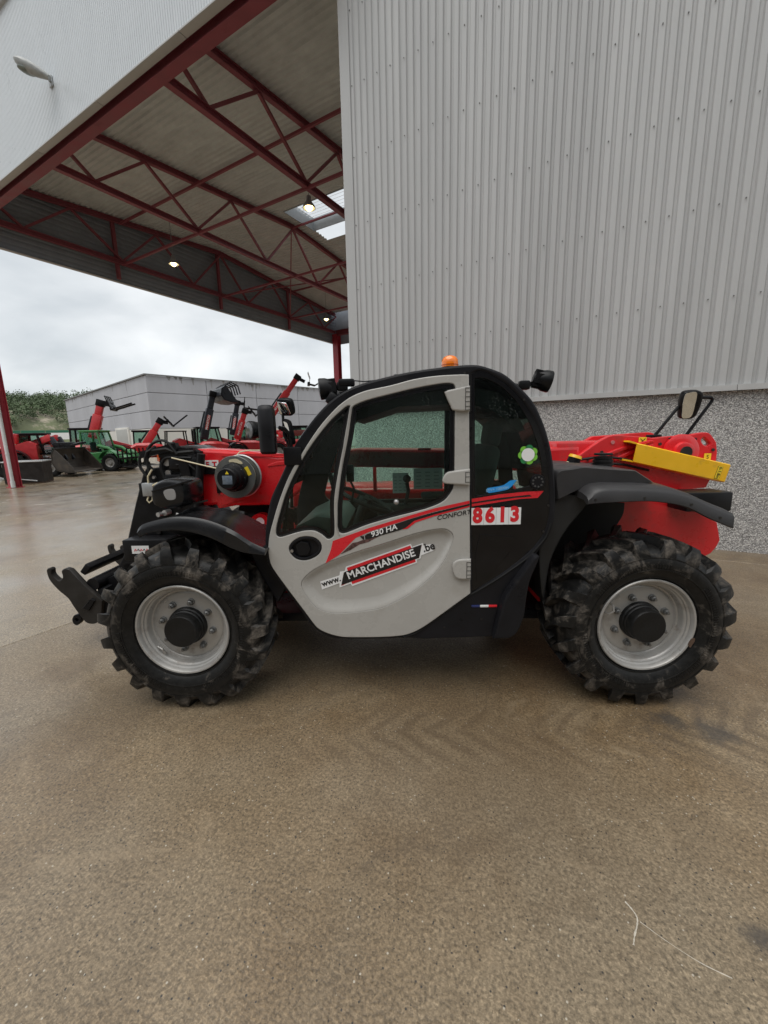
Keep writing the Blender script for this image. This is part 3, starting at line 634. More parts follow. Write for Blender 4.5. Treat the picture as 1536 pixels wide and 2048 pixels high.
# ------------------------------------------------------------------ the telehandler
G = {
 'door_outer':[(0.320,1.915,1),(0.350,0.688,1),(0.113,0.506),(0.033,0.455),(-0.045,0.427),(-0.186,0.417),(-0.397,0.419),(-0.463,0.432),(-0.516,0.452),(-0.560,0.481),(-0.591,0.523),(-0.648,0.613),(-0.724,0.730),(-0.804,0.861),(-0.819,0.916),(-0.820,0.982),(-0.807,1.059),(-0.778,1.147),(-0.739,1.253),(-0.673,1.396),(-0.601,1.508),(-0.530,1.608),(-0.467,1.685),(-0.390,1.761),(-0.346,1.794),(-0.299,1.821),(-0.223,1.847),(-0.099,1.869),(0.026,1.898),(0.150,1.913),(0.286,1.917)],
 'quarter_win':[(-0.769,1.064),(-0.753,1.046),(-0.724,1.049),(-0.659,1.068),(-0.595,1.081),(-0.543,1.078),(-0.501,1.054),(-0.474,1.030),(-0.453,1.033),(-0.435,1.053),(-0.430,1.112),(-0.426,1.256),(-0.397,1.410),(-0.350,1.609),(-0.321,1.741),(-0.317,1.768),(-0.333,1.768),(-0.353,1.755),(-0.424,1.695),(-0.499,1.612),(-0.567,1.524),(-0.641,1.407),(-0.699,1.292),(-0.737,1.190),(-0.763,1.111)],
 'main_win':[(-0.298,1.767),(-0.224,1.796),(-0.100,1.824),(0.034,1.852),(0.167,1.872),(0.215,1.874),(0.241,1.866),(0.250,1.840),(0.248,1.708),(0.249,1.389),(0.243,1.314),(0.217,1.267),(0.178,1.231),(0.086,1.195),(-0.110,1.147),(-0.244,1.109),(-0.357,1.066),(-0.389,1.061),(-0.408,1.076),(-0.413,1.111),(-0.404,1.255),(-0.374,1.424),(-0.331,1.614),(-0.310,1.733)],
 'swoosh_outer':[(-0.639,0.766),(-0.609,0.809),(-0.552,0.851),(-0.454,0.898),(-0.315,0.947),(-0.145,0.998),(0.023,1.051),(0.130,1.074),(0.196,1.077),(0.236,1.055),(0.246,1.021),(0.230,0.966),(0.190,0.883),(0.137,0.812),(0.061,0.741),(-0.021,0.681),(-0.119,0.629),(-0.188,0.601),(-0.328,0.581),(-0.441,0.576),(-0.509,0.588),(-0.565,0.618),(-0.609,0.679),(-0.634,0.729)],
 'swoosh_inner':[(-0.580,0.765),(-0.555,0.801),(-0.471,0.842),(-0.317,0.897),(-0.113,0.965),(0.022,1.004),(0.077,1.027),(0.142,1.044),(0.182,1.044),(0.202,1.032),(0.207,1.001),(0.182,0.945),(0.137,0.877),(0.076,0.821),(-0.006,0.764),(-0.103,0.713),(-0.186,0.677),(-0.325,0.656),(-0.450,0.655),(-0.520,0.678),(-0.559,0.716),(-0.579,0.741)],
 'handle':[(-0.700,0.971),(-0.683,1.010),(-0.641,1.039),(-0.594,1.047),(-0.545,1.037),(-0.515,1.007),(-0.511,0.971),(-0.530,0.938),(-0.575,0.912),(-0.625,0.904),(-0.674,0.923)],
 'paddle':[(-0.661,0.997,1),(-0.627,1.018,1),(-0.587,1.008,1),(-0.575,0.972,1),(-0.592,0.933,1),(-0.644,0.931,1),(-0.654,0.958,1)],
 'cab_outer':[(-0.098,1.920),(0.027,1.942),(0.171,1.958),(0.306,1.967),(0.375,1.964),(0.449,1.942),(0.513,1.914),(0.583,1.858),(0.654,1.790),(0.693,1.734),(0.735,1.647),(0.773,1.540),(0.795,1.444),(0.810,1.345),(0.822,1.211),(0.815,1.082),(0.780,0.994),(0.735,0.927),(0.687,0.858),(0.611,0.737),(0.550,0.645),(0.513,0.529),(0.495,0.404,1),(0.070,0.392,1),(-0.030,0.401),(-0.248,0.395),(-0.463,0.403),(-0.535,0.431),(-0.607,0.500),(-0.667,0.600),(-0.744,0.718),(-0.824,0.844),(-0.839,0.908),(-0.842,0.996),(-0.834,1.085),(-0.813,1.188),(-0.784,1.280),(-0.734,1.373),(-0.683,1.471),(-0.635,1.563),(-0.586,1.630),(-0.528,1.699),(-0.478,1.751),(-0.422,1.800),(-0.356,1.843),(-0.297,1.869),(-0.223,1.892)],
 'rear_panel':[(0.336,1.922,1),(0.375,1.938),(0.420,1.928),(0.463,1.906),(0.526,1.866),(0.603,1.791),(0.671,1.698),(0.719,1.597),(0.758,1.476),(0.778,1.346),(0.786,1.247),(0.789,1.146),(0.770,1.053),(0.734,0.989),(0.684,0.927),(0.553,0.815),(0.419,0.725),(0.362,0.688,1)],
 'rear_glass':[(0.355,1.896,1),(0.395,1.900),(0.448,1.881),(0.502,1.849),(0.579,1.775),(0.645,1.679),(0.693,1.576),(0.726,1.462),(0.738,1.373),(0.737,1.340),(0.672,1.313),(0.507,1.279),(0.370,1.262,1)],
 'stripe_top':[(-0.492,0.884,1),(-0.457,0.964,1),(-0.443,1.018,1),(-0.372,1.043,1),(-0.245,1.087,1),(-0.110,1.127,1),(0.009,1.162,1),(0.142,1.199,1),(0.334,1.239,1),(0.335,1.222,1),(0.142,1.180,1),(0.009,1.143,1),(-0.111,1.106,1),(-0.228,1.070,1),(-0.312,1.033,1),(-0.342,1.004,1),(-0.411,0.934,1)],
 'stripe_blk':[(-0.286,1.042,1),(-0.111,1.102,1),(0.009,1.141,1),(0.142,1.177,1),(0.335,1.221,1),(0.335,1.211,1),(0.142,1.164,1),(0.026,1.130,1),(-0.023,1.090,1),(-0.057,1.076,1),(-0.229,1.029,1),(-0.270,1.024,1)],
 'stripe_tick':[(-0.043,1.080,1),(-0.011,1.108,1),(0.026,1.129,1),(0.142,1.164,1),(0.335,1.212,1),(0.335,1.202,1),(0.142,1.154,1),(0.032,1.118,1),(-0.014,1.083,1)],
 'stripe_r':[(0.351,1.245,1),(0.507,1.268,1),(0.646,1.280,1),(0.751,1.283,1),(0.720,1.244,1),(0.620,1.240,1),(0.352,1.202,1)],
 'stripe_r2':[(0.351,1.225,1),(0.508,1.248,1),(0.674,1.263,1),(0.686,1.253,1),(0.592,1.247,1),(0.352,1.217,1)],
 'stk_white':[(-0.533,0.765,1),(-0.417,0.802,1),(-0.413,0.825,1),(-0.384,0.830,1),(-0.377,0.855,1),(0.005,0.987,1),(0.013,0.969,1),(0.076,0.992,1),(0.076,0.977,1),(0.128,0.985,1),(0.137,0.946,1),(0.065,0.917,1),(0.062,0.899,1),(0.039,0.891,1),(0.041,0.873,1),(-0.343,0.734,1),(-0.354,0.750,1),(-0.420,0.726,1),(-0.419,0.754,1),(-0.524,0.715,1)],
 'stk_red':[(-0.371,0.848,1),(0.002,0.978,1),(0.008,0.960,1),(0.068,0.980,1),(0.053,0.909,1),(0.027,0.900,1),(0.033,0.879,1),(-0.343,0.747,1),(-0.348,0.765,1),(-0.408,0.738,1),(-0.390,0.821,1),(-0.366,0.827,1)],
 'stk_blk':[(-0.408,0.742,1),(-0.390,0.821,1),(0.068,0.983,1),(0.053,0.903,1)],
 'mud_lip':[(0.695,0.920),(0.629,0.816),(0.550,0.696),(0.519,0.594),(0.483,0.417,1),(0.572,0.416,1),(0.620,0.454),(0.657,0.556),(0.667,0.666),(0.682,0.773),(0.729,0.913)],
 'lad1':[(0.188,1.826,1),(0.207,1.836,1),(0.324,1.857,1),(0.326,1.724,1),(0.235,1.732),(0.221,1.756),(0.205,1.787)],
 'lad2':[(0.180,1.352),(0.191,1.385),(0.216,1.404),(0.331,1.418,1),(0.333,1.327,1),(0.197,1.338)],
 'lad3':[(0.240,0.858),(0.252,0.888),(0.286,0.902),(0.346,0.904,1),(0.348,0.780,1),(0.279,0.784),(0.253,0.803)],
 'ff_top':[(-1.523,1.111),(-1.497,1.136),(-1.415,1.160),(-1.301,1.178),(-1.184,1.170),(-1.081,1.140),(-0.974,1.087),(-0.895,1.029),(-0.814,0.987)],
 'ff_bot':[(-1.511,1.076),(-1.451,1.101),(-1.365,1.111),(-1.281,1.110),(-1.184,1.091),(-1.090,1.055),(-1.004,1.007),(-0.927,0.977),(-0.816,0.961)],
 'rf_top':[(0.953,1.249),(0.993,1.284),(1.053,1.296),(1.145,1.294),(1.277,1.289),(1.410,1.273),(1.519,1.239),(1.630,1.188),(1.736,1.145)],
 'rf_bot':[(0.952,1.219),(1.018,1.224),(1.151,1.229),(1.283,1.230),(1.417,1.211),(1.499,1.185),(1.611,1.128),(1.737,1.074)],
 'rf_crest':[(1.093,1.280),(1.208,1.302),(1.380,1.313),(1.525,1.299),(1.673,1.261),(1.825,1.193)],
 'boom_front':[(-1.618,1.519),(-1.597,1.534,1),(-1.259,1.508),(-0.970,1.464,1),(-0.339,1.508,1),(0.720,1.479,1),(1.317,1.493,1),(1.332,1.278,1),(0.725,1.328,1),(-0.459,1.374,1),(-0.656,1.278,1),(-0.980,1.087,1),(-1.336,1.086,1),(-1.473,1.064,1),(-1.486,1.096,1),(-1.606,1.082,1),(-1.624,1.138)],
 'boom_rear':[(1.129,1.315,1),(1.262,1.402,1),(1.500,1.563),(1.665,1.563),(1.834,1.545,1),(1.920,1.554,1),(2.108,1.564,1),(2.154,1.574),(2.230,1.573),(2.292,1.506,1),(2.309,1.429,1),(2.308,1.299,1),(2.258,1.169,1),(1.889,1.137,1),(1.395,1.242,1),(1.132,1.266,1)],
 'boom_rear_hole':[(2.181,1.523),(2.197,1.544),(2.225,1.522),(2.250,1.496),(2.227,1.478),(2.196,1.494)],
 'boom_rear2':[(1.419,1.481,1),(1.557,1.560,1),(1.961,1.583),(2.042,1.578),(2.108,1.528,1),(2.130,1.314,1),(1.429,1.328,1)],
 'yellow':[(1.666,1.514,1),(2.346,1.347,1),(2.317,1.217,1),(1.647,1.375,1)],
 'chassis_r':[(0.910,0.862,1),(1.044,1.084,1),(1.212,1.263,1),(1.646,1.165,1),(1.971,1.104,1),(2.254,0.934,1),(2.292,0.802,1),(2.271,0.745,1),(2.237,0.700,1),(1.924,0.539,1),(0.901,0.232,1)],
 'hood_side':[(0.813,1.341),(0.830,1.391),(0.898,1.401,1),(0.967,1.411),(1.064,1.403),(1.272,1.385,1),(1.345,1.339,1),(1.380,1.316,1),(1.210,1.302,1),(0.961,1.290,1),(0.831,1.227,1)],
 'head':[(-1.851,1.515,1),(-1.750,1.557),(-1.663,1.556,1),(-1.545,1.516,1),(-1.583,1.087,1),(-1.505,0.967,1),(-1.622,0.787,1),(-1.947,0.417,1),(-2.163,0.334,1),(-2.357,0.422,1),(-2.305,0.612,1),(-2.235,0.731,1),(-2.169,0.918,1),(-2.098,1.116,1),(-2.008,1.347,1),(-1.979,1.392,1),(-1.877,1.402,1)],
 'hookA':[(-2.793,0.628),(-2.774,0.649),(-2.756,0.636),(-2.758,0.603),(-2.743,0.574),(-2.708,0.545),(-2.675,0.574),(-2.675,0.623),(-2.648,0.643),(-2.610,0.634,1),(-2.528,0.522,1),(-2.453,0.442),(-2.391,0.375,1),(-2.429,0.206,1),(-2.494,0.181),(-2.548,0.194),(-2.581,0.242),(-2.625,0.323),(-2.661,0.399),(-2.729,0.471),(-2.783,0.554)],
 'hookA_lug':[(-2.663,0.217),(-2.645,0.251),(-2.611,0.259),(-2.582,0.237),(-2.597,0.195),(-2.630,0.169),(-2.656,0.183)],
 'hookB':[(-2.784,0.613),(-2.753,0.656),(-2.736,0.641),(-2.738,0.592),(-2.715,0.552),(-2.685,0.522),(-2.697,0.472),(-2.727,0.503),(-2.768,0.553)],
 'link':[(-2.736,0.424,1),(-2.395,0.573,1),(-2.392,0.442,1),(-2.622,0.334,1)],
 'headlight':[(-1.519,1.302),(-1.504,1.346),(-1.458,1.375),(-1.397,1.383),(-1.338,1.373),(-1.310,1.358),(-1.302,1.298),(-1.315,1.238),(-1.357,1.211),(-1.464,1.207),(-1.515,1.232)],
 'fender_panel':[(-1.550,1.044,1),(-1.407,1.171,1),(-1.309,1.186,1),(-1.187,1.135,1),(-1.006,1.019),(-0.921,0.952,1),(-0.922,0.862,1),(-1.206,0.940,1)],
 'arch_shade_plate':[(1.006,1.144,1),(1.263,1.129,1),(1.502,1.114,1),(1.496,1.030),(1.433,0.917),(1.337,0.818),(1.188,0.710),(0.990,0.450,1),(0.936,0.824,1)],
}
YD, YF = 0.06, 0.075
T = empty('telehandler', (0, 0, 0))
tag(T, 'red and black telehandler with beige cab door parked side-on in the foreground, numbered 8613', 'telehandler')
# ---- wheels
def tyre_mat():
    m = bpy.data.materials.new('tyre_rubber'); m.use_nodes = True; t = m.node_tree; N_ = t.nodes; b = N_['Principled BSDF']
    b.inputs['Specular IOR Level'].default_value = 0.22
    tc = N_.new('ShaderNodeTexCoord'); oi = N_.new('ShaderNodeObjectInfo')
    ad = N_.new('ShaderNodeVectorMath'); ad.operation = 'ADD'; lk(t, tc.outputs['Object'], ad.inputs[0]); lk(t, oi.outputs['Location'], ad.inputs[1])
    def noi(s, d, r, dist=0):
        n = N_.new('ShaderNodeTexNoise'); n.inputs['Scale'].default_value = s; n.inputs['Detail'].default_value = d; n.inputs['Roughness'].default_value = r; n.inputs['Distortion'].default_value = dist; lk(t, ad.outputs[0], n.inputs['Vector']); return n.outputs['Fac']
    n1 = noi(8.5, 10, 0.68, 0.5); n2 = noi(34, 6, 0.7)
    sx = N_.new('ShaderNodeSeparateXYZ'); lk(t, tc.outputs['Object'], sx.inputs[0])
    cb = N_.new('ShaderNodeCombineXYZ'); lk(t, sx.outputs[0], cb.inputs[0]); lk(t, sx.outputs[2], cb.inputs[1])
    ln_ = N_.new('ShaderNodeVectorMath'); ln_.operation = 'LENGTH'; lk(t, cb.outputs[0], ln_.inputs[0])
    mr = N_.new('ShaderNodeMapRange'); lk(t, ln_.outputs['Value'], mr.inputs[0]); mr.inputs[1].default_value = 0.30; mr.inputs[2].default_value = 0.50; mr.inputs[3].default_value = -0.035; mr.inputs[4].default_value = 0.075
    s1 = N_.new('ShaderNodeMath'); s1.operation = 'ADD'; lk(t, n1, s1.inputs[0]); lk(t, mr.outputs[0], s1.inputs[1])
    r = N_.new('ShaderNodeValToRGB'); r.color_ramp.elements[0].position = 0.54; r.color_ramp.elements[1].position = 0.70; lk(t, s1.outputs[0], r.inputs[0])
    mc = N_.new('ShaderNodeValToRGB'); mc.color_ramp.elements[0].position = 0.3; mc.color_ramp.elements[0].color = (0.030, 0.026, 0.022, 1); mc.color_ramp.elements[1].position = 0.7; mc.color_ramp.elements[1].color = (0.19, 0.165, 0.138, 1); lk(t, n2, mc.inputs[0])
    rc = N_.new('ShaderNodeValToRGB'); rc.color_ramp.elements[0].position = 0.3; rc.color_ramp.elements[0].color = (0.006, 0.006, 0.006, 1); rc.color_ramp.elements[1].position = 0.75; rc.color_ramp.elements[1].color = (0.019, 0.0185, 0.0175, 1); lk(t, n2, rc.inputs[0])
    mx = N_.new('ShaderNodeMix'); mx.data_type = 'RGBA'; lk(t, r.outputs[0], mx.inputs[0]); lk(t, rc.outputs[0], mx.inputs[6]); lk(t, mc.outputs[0], mx.inputs[7]); lk(t, mx.outputs[2], b.inputs['Base Color'])
    rr = N_.new('ShaderNodeMapRange'); lk(t, r.outputs[0], rr.inputs[0]); rr.inputs[3].default_value = 0.38; rr.inputs[4].default_value = 0.8; lk(t, rr.outputs[0], b.inputs['Roughness'])
    hs = N_.new('ShaderNodeMath'); hs.operation = 'MULTIPLY_ADD'; lk(t, r.outputs[0], hs.inputs[0]); hs.inputs[1].default_value = 0.8; lk(t, n2, hs.inputs[2])
    bp = N_.new('ShaderNodeBump'); bp.inputs['Strength'].default_value = 0.3; bp.inputs['Distance'].default_value = 0.005; lk(t, hs.outputs[0], bp.inputs['Height']); lk(t, bp.outputs[0], b.inputs['Normal'])
    return m
tyrem = tyre_mat()
def tyre_mesh(nl=19):
    b = MB(); half = [(0.268, 0.02), (0.282, 0.004), (0.30, -0.012), (0.33, -0.030), (0.365, -0.038), (0.40, -0.034), (0.43, -0.020), (0.452, 0.000), (0.463, 0.03), (0.470, 0.10), (0.472, 0.185)]
    C = 0.185
    prof = half+[(r, 2*C-y) for r, y in reversed(half[:-1])]
    b.lathe(prof, 76)
    for k in range(3):   # moulded rings on the sidewall
        r = (0.292, 0.345, 0.412)[k]; y = (-0.006, -0.0345, -0.029)[k]
        b.lathe([(r-0.004, y+0.003), (r-0.003, y-0.003), (r+0.003, y-0.003), (r+0.004, y+0.003)], 76)
    for k in range(150):   # moulded ribs round the shoulder and bead
        if (k//15) % 3 == 1: continue
        a = 2*math.pi*k/150
        for r0, r1, y0, y1 in ((0.352, 0.376, -0.0375, -0.0385),):
            ca, sa = math.cos(a), math.sin(a); tx, tz = -sa*0.0035, ca*0.0035
            secs = []
            for r, y in ((r0, y0), (r1, y1)):
                secs.append([(r*ca-tx, y+0.004, r*sa-tz), (r*ca-tx*0.6, y-0.0022, r*sa-tz*0.6), (r*ca+tx*0.6, y-0.0022, r*sa+tz*0.6), (r*ca+tx, y+0.004, r*sa+tz)])
            b.loft(secs)
    def lug(a0, mir):
        secs = []
        #      y     angle   base r  top r  half-width base, top
        for y, da, rb, rt, wb, wt in ((-0.030, -0.035, 0.405, 0.415, 0.040, 0.036), (-0.026, -0.022, 0.42, 0.448, 0.046, 0.036), (-0.012, -0.006, 0.435, 0.490, 0.046, 0.033), (0.004, 0.0, 0.445, 0.508, 0.043, 0.028), (0.06, 0.055, 0.455, 0.512, 0.036, 0.021), (0.13, 0.15, 0.460, 0.513, 0.033, 0.019), (0.205, 0.27, 0.462, 0.511, 0.036, 0.022)):
            yy = 2*C-y if mir else y; a = a0+da
            sec = []
            for rr, w in ((rb, -wb), (rt, -wt), (rt, wt), (rb, wb)):
                an = a+w/rr*0.9; sec.append((rr*math.cos(an), yy, rr*math.sin(an)))
            secs.append(sec)
        b.loft(secs)
    for i in range(nl):
        lug(2*math.pi*i/nl, False); lug(2*math.pi*(i+0.5)/nl, True)
    return b.mesh('tyre', tyrem, 28)
TY = tyre_mesh()
rb = MB(); rb.lathe([(0.262, 0.37), (0.240, 0.30), (0.235, 0.12), (0.262, 0.03), (0.274, 0.014), (0.279, 0.004), (0.279, -0.005), (0.274, -0.010), (0.266, -0.008), (0.260, 0.002), (0.256, 0.016), (0.247, 0.022), (0.244, 0.030), (0.237, 0.034), (0.232, 0.042), (0.229, 0.058), (0.224, 0.070), (0.217, 0.072), (0.212, 0.078), (0.206, 0.075), (0.198, 0.072), (0.10, 0.074), (0.0, 0.074)], 64)
RIM = rb.mesh('wheel', silver, 32)
hb_ = MB(); hb_.lathe([(0.116, 0.073), (0.114, 0.05), (0.108, 0.044), (0.107, 0.03), (0.101, 0.025), (0.100, 0.0), (0.098, -0.020), (0.093, -0.028), (0.0, -0.030)], 40); HUB = hb_.mesh('hub', mat('hub_black', (0.008, 0.008, 0.008), 0.45, var=0.4, bump=0.15, bscale=60, spec=0.3, dirt=((0.035, 0.032, 0.028), 0.64, 14, 0.2)), 30)
nb = MB(); nb.lathe([(0.021, 0.073), (0.021, 0.064), (0.016, 0.062)], 14); nb.lathe([(0.0155, 0.066), (0.0155, 0.046), (0.011, 0.043), (0.0, 0.043)], 6); nb.lathe([(0.008, 0.046), (0.008, 0.030), (0.0, 0.029)], 10); NUT = nb.mesh('wheel_nut', mat('nut_steel', (0.20, 0.20, 0.195), 0.4, metal=0.6, var=0.2))
vb = MB(); vb.tube([(0.03, 0.050, 0), (0.028, 0.028, 0.012), (0.0, 0.020, 0.026), (-0.028, 0.028, 0.012), (-0.03, 0.050, 0)], 0.006, 8); VAL = vb.mesh('valve_guard', silver)
def wheel(x, y, far, spin, nut0, val):
    w = link('wheel', RIM, T, (x, y, 0.506), (0, spin, R(180) if far else 0))
    link('tyre', TY, w); link('hub', HUB, w)
    for k in range(8):
        a = nut0+2*math.pi*k/8; link('wheel_nut', NUT, w, (0.152*math.cos(a), 0, 0.152*math.sin(a)), (0, 0, 0))
    link('valve_guard', VAL, w, (0.222*math.cos(val), 0, 0.222*math.sin(val)), (0, -val-R(90), 0))
    return w
wheel(-1.345, 0, False, 0, R(32), R(222)); wheel(1.345, 0, False, R(-6), R(15), R(150))
wheel(-1.345, 1.93, True, R(9), 0, 0); wheel(1.345, 1.93, True, R(4), 0, 0)
rp = MB(); rp.lathe([(0.0, -0.0105), (0.018, -0.0105), (0.02, -0.009)], 9); 
# rust spot on the rear rim
rs = plate_mesh('rust_patch', [[(1.586, 0.40), (1.60, 0.425), (1.618, 0.43), (1.62, 0.41), (1.612, 0.395), (1.60, 0.372), (1.588, 0.385)]], -0.0125, 0.002)
link('rust_patch', finish(rs, rust), T)
# ---- chassis
b = MB(); b.box((-0.1, 0.97, 0.62), (3.5, 0.60, 0.34), bev=0.03); b.build('chassis_beam', red, T)
b = MB(); b.box((-0.1, 0.97, 0.43), (2.0, 1.3, 0.06), bev=0.01); b.build('belly_plate', black, T)
for x in (-1.345, 1.345):
    b = MB(); b.cyl((x, 0.28, 0.506), (x, 1.65, 0.506), 0.10, seg=18); b.sph((x, 0.97, 0.5), 0.2, 16); b.cyl((x, 0.13, 0.506), (x, 0.36, 0.506), 0.15, 0.12, seg=18); b.build('axle', black, T)
plate('chassis_side', [G['chassis_r']], 0.74, 0.03, red, T, 0.004)
plate('chassis_side', [G['chassis_r']], 1.20, 0.03, red, T, 0.004)
b = MB(); b.box((2.05, 0.97, 0.90), (0.22, 0.42, 0.34), bev=0.03); b.box((1.2, 0.97, 0.86), (1.5, 0.42, 0.36), bev=0.02); b.build('counterweight', red, T)
b = MB(); b.box((2.03, 0.64, 1.12), (0.30, 0.20, 0.13), bev=0.01); b.build('rear_lamp_box', black, T)
plate('flap', [[(0.80, 0.60), (0.83, 0.84), (0.90, 1.02), (1.0, 1.16), (1.05, 1.24, 1), (0.86, 1.26, 1), (0.76, 1.0)]], 0.13, 0.45, mat('arch_black', (0.012, 0.012, 0.012), 0.6, var=0.3), T, 0.01)
plate('arch_shade_plate', [G['arch_shade_plate']], 0.60, 0.02, mat('arch_black', (0.012, 0.012, 0.012), 0.6, var=0.3), T, 0.004)  # black plate added where the fender and tyre shade the red chassis
# ---- cab
FR = G['cab_outer']; DO = G['door_outer']
cx0 = sum(p[0] for p in DO)/len(DO); cz0 = sum(p[1] for p in DO)/len(DO)
def grow(lp, d):
    P = [Vector((p[0], p[1])) for p in lp]; n = len(P); out = []
    for i in range(n):
        t = (P[(i+1) % n]-P[i-1]).normalized(); nrm = Vector((t.y, -t.x)); out.append(P[i]+nrm*d)
    A = sum(P[i].x*P[(i+1) % n].y-P[(i+1) % n].x*P[i].y for i in range(n))
    if A < 0: out = [P[i]*2-out[i] for i in range(n)]
    return [(o[0], o[1])+tuple(p[2:]) for o, p in zip(out, lp)]
plate('cab_frame', [FR, grow(DO, -0.012), grow(G['rear_panel'], -0.004)], YF, 0.06, plastic, T, 0.012)
# door leaf: pressed pocket, two glazed openings, recess for the handle
def frit(lp, d): return grow(lp, -d)
so_ = crom(G['swoosh_outer'], 4); si_ = crom(G['swoosh_inner'], 4)
DR = link('door', finish(plate_mesh('door', [DO, G['quarter_win'], G['main_win'], [(p.x, p.y) for p in so_], G['handle']], YD, 0.03, 0.005), beige), T)
NP = 96; A_ = resample(so_, NP); B2 = resample(si_, NP)
off = min(range(NP), key=lambda o: sum((A_[i]-B2[(i+o) % NP]).length for i in range(0, NP, 4))); B2 = [B2[(i+off) % NP] for i in range(NP)]
pk = MB(); rings = []
for u, d in ((0, 0.001), (0.10, 0.002), (0.3, 0.0085), (0.55, 0.0165), (0.8, 0.0225), (0.95, 0.0245), (1.0, 0.0250)):
    rings.append([pk.bm.verts.new((A_[i].lerp(B2[i], u).x, YD+d, A_[i].lerp(B2[i], u).y)) for i in range(NP)])
for a, c in zip(rings, rings[1:]):
    for i in range(NP): pk.bm.faces.new((a[i], a[(i+1) % NP], c[(i+1) % NP], c[i]))
pk.bm.faces.new(rings[-1]); pk.build('door_pocket', beige, DR, ang=60)
# glazing with black printed border
for nm, fr_, bd in (('quarter_win', 0.024, 0), ('main_win', 0.026, 0)):
    plate('glass_border', [grow(G[nm], 0.004), grow(G[nm], -fr_)], YD+0.012, 0.004, blackg, DR, 0.0)
    plate('window_glass', [grow(G[nm], 0.002)], YD+0.018, 0.003, win, DR, 0.0)
    o = plate('window_seal', [grow(G[nm], -0.001), grow(G[nm], -0.009)], YD+0.004, 0.012, rubber, DR, 0.003)
dv = MB(); dv.tube([(-0.312, YD+0.002, 1.765), (-0.352, YD+0.002, 1.58), (-0.385, YD+0.002, 1.40), (-0.412, YD+0.002, 1.23), (-0.418, YD+0.002, 1.10), (-0.404, YD+0.002, 1.05)], 0.0055, 8); dv.build('window_divider', silver, DR)
# handle
plate('handle_cup', [grow(G['handle'], 0.002)], YD+0.020, 0.01, plastic, DR, 0.002)
hl = link('handle', finish(plate_mesh('handle', [grow(G['handle'], -0.002), grow(G['handle'], -0.016)], YD-0.001, 0.02, 0.004), plastic), DR)
plate('paddle', [G['paddle']], YD+0.002, 0.02, black, hl, 0.004)
MB().cyl((-0.683, YD+0.004, 0.962), (-0.683, YD-0.004, 0.962), 0.009, seg=12).build('lock', steel, hl)
# hinges
hm_ = mat('hinge_dark', (0.05, 0.048, 0.045), 0.5)
for nm, zs in (('lad1', (1.845, 1.825, 1.80, 1.775, 1.75, 1.732)), ('lad2', (1.40, 1.375, 1.345)), ('lad3', (0.885, 0.86, 0.835, 0.81, 0.79))):
    h_ = plate('hinge', [G[nm]], YD-0.022, 0.02, beige, DR, 0.008)
    xx = G[nm][3][0] if nm != 'lad1' else 0.324
    hs2 = MB(); hs2.box((xx-0.024, YD-0.0225, (zs[0]+zs[-1])/2), (0.003, 0.003, zs[0]-zs[-1]+0.004))
    for z in zs: hs2.box((xx-0.012, YD-0.0225, z), (0.024, 0.003, 0.003))
    hs2.build('hinge_slot', hm_, h_)
# rear side panel: opaque lower part, tinted pane above
plate('rear_side_panel', [G['rear_panel'], G['rear_glass']], YF+0.006, 0.012, blackg, T, 0.002)
plate('rear_side_glass', [grow(G['rear_glass'], 0.003)], YF+0.010, 0.003, winr, T)
plate('panel_emboss', [[(0.40, 1.04, 1), (0.60, 1.02, 1), (0.575, 0.93, 1), (0.47, 0.80, 1), (0.39, 0.75, 1), (0.375, 0.90, 1)]], YF+0.003, 0.004, blackg, T, 0.002)
MB().cyl((0.713, YF+0.006, 1.335), (0.713, YF-0.004, 1.335), 0.043, 0.040, seg=28).build('air_vent', plastic, T)
vh = MB()
for k in range(9):
    a = 2*math.pi*k/9; vh.cyl((0.713+0.027*math.cos(a), YF-0.004, 1.335+0.027*math.sin(a)), (0.713+0.027*math.cos(a), YF-0.006, 1.335+0.027*math.sin(a)), 0.0055, seg=8)
vh.build('vent_hole', mat('vent_hole_grey', (0.07, 0.07, 0.07), 0.5), T)
# seam line of the cab's lower edge and sill
b = MB(); pth = crom([(0.80, 1.10), (0.775, 1.02), (0.735, 0.965), (0.68, 0.90), (0.55, 0.80), (0.42, 0.715), (0.33, 0.66), (0.10, 0.487), (0.03, 0.437), (-0.05, 0.41)], 5, False)
b.tube([(p.x, YF-0.001, p.y) for p in pth], 0.006, 6); b.build('cab_seal', rubber, T)
plate('mud_lip', [G['mud_lip']], 0.02, 0.42, plastic, T, 0.015)
b = MB(); b.box((0.55, 0.10, 0.58), (0.06, 0.02, 0.02)); b.build('clip', black, T)
# roof skin, far frame, windscreen and back window
top = [Vector(p) for p in crom([(p[0], p[1]) for p in FR], 4)]
def arc(x0, z0, x1, z1):
    i0 = min(range(len(top)), key=lambda i: (top[i]-Vector((x0, z0))).length); i1 = min(range(len(top)), key=lambda i: (top[i]-Vector((x1, z1))).length)
    out = []; i = i0
    while True:
        out.append(top[i]); 
        if i == i1: break
        i = (i+1) % len(top)
    return out
roof = arc(G['cab_outer'][44][0], G['cab_outer'][44][1], G['cab_outer'][8][0], G['cab_outer'][8][1])
cc = Vector((0.15, 1.45))
def skin(name, line, m, y0, y1, th, bulge=0.02, ny=8):
    secs = []
    for p in line:
        d = (p-cc).normalized(); o_, i_ = [], []
        for k in range(ny+1):
            u = k/ny; y = y0+(y1-y0)*u; e = bulge*(1-(2*u-1)**4)-0.012
            q = p+d*e; o_.append((q.x, y, q.y)); q = p+d*(e-th); i_.append((q.x, y, q.y))
        secs.append(o_+i_[::-1])
    return MB().loft(secs).build(name, m, T, ang=30)
skin('roof', roof, plastic, YF+0.03, 0.93, 0.035, 0.03)
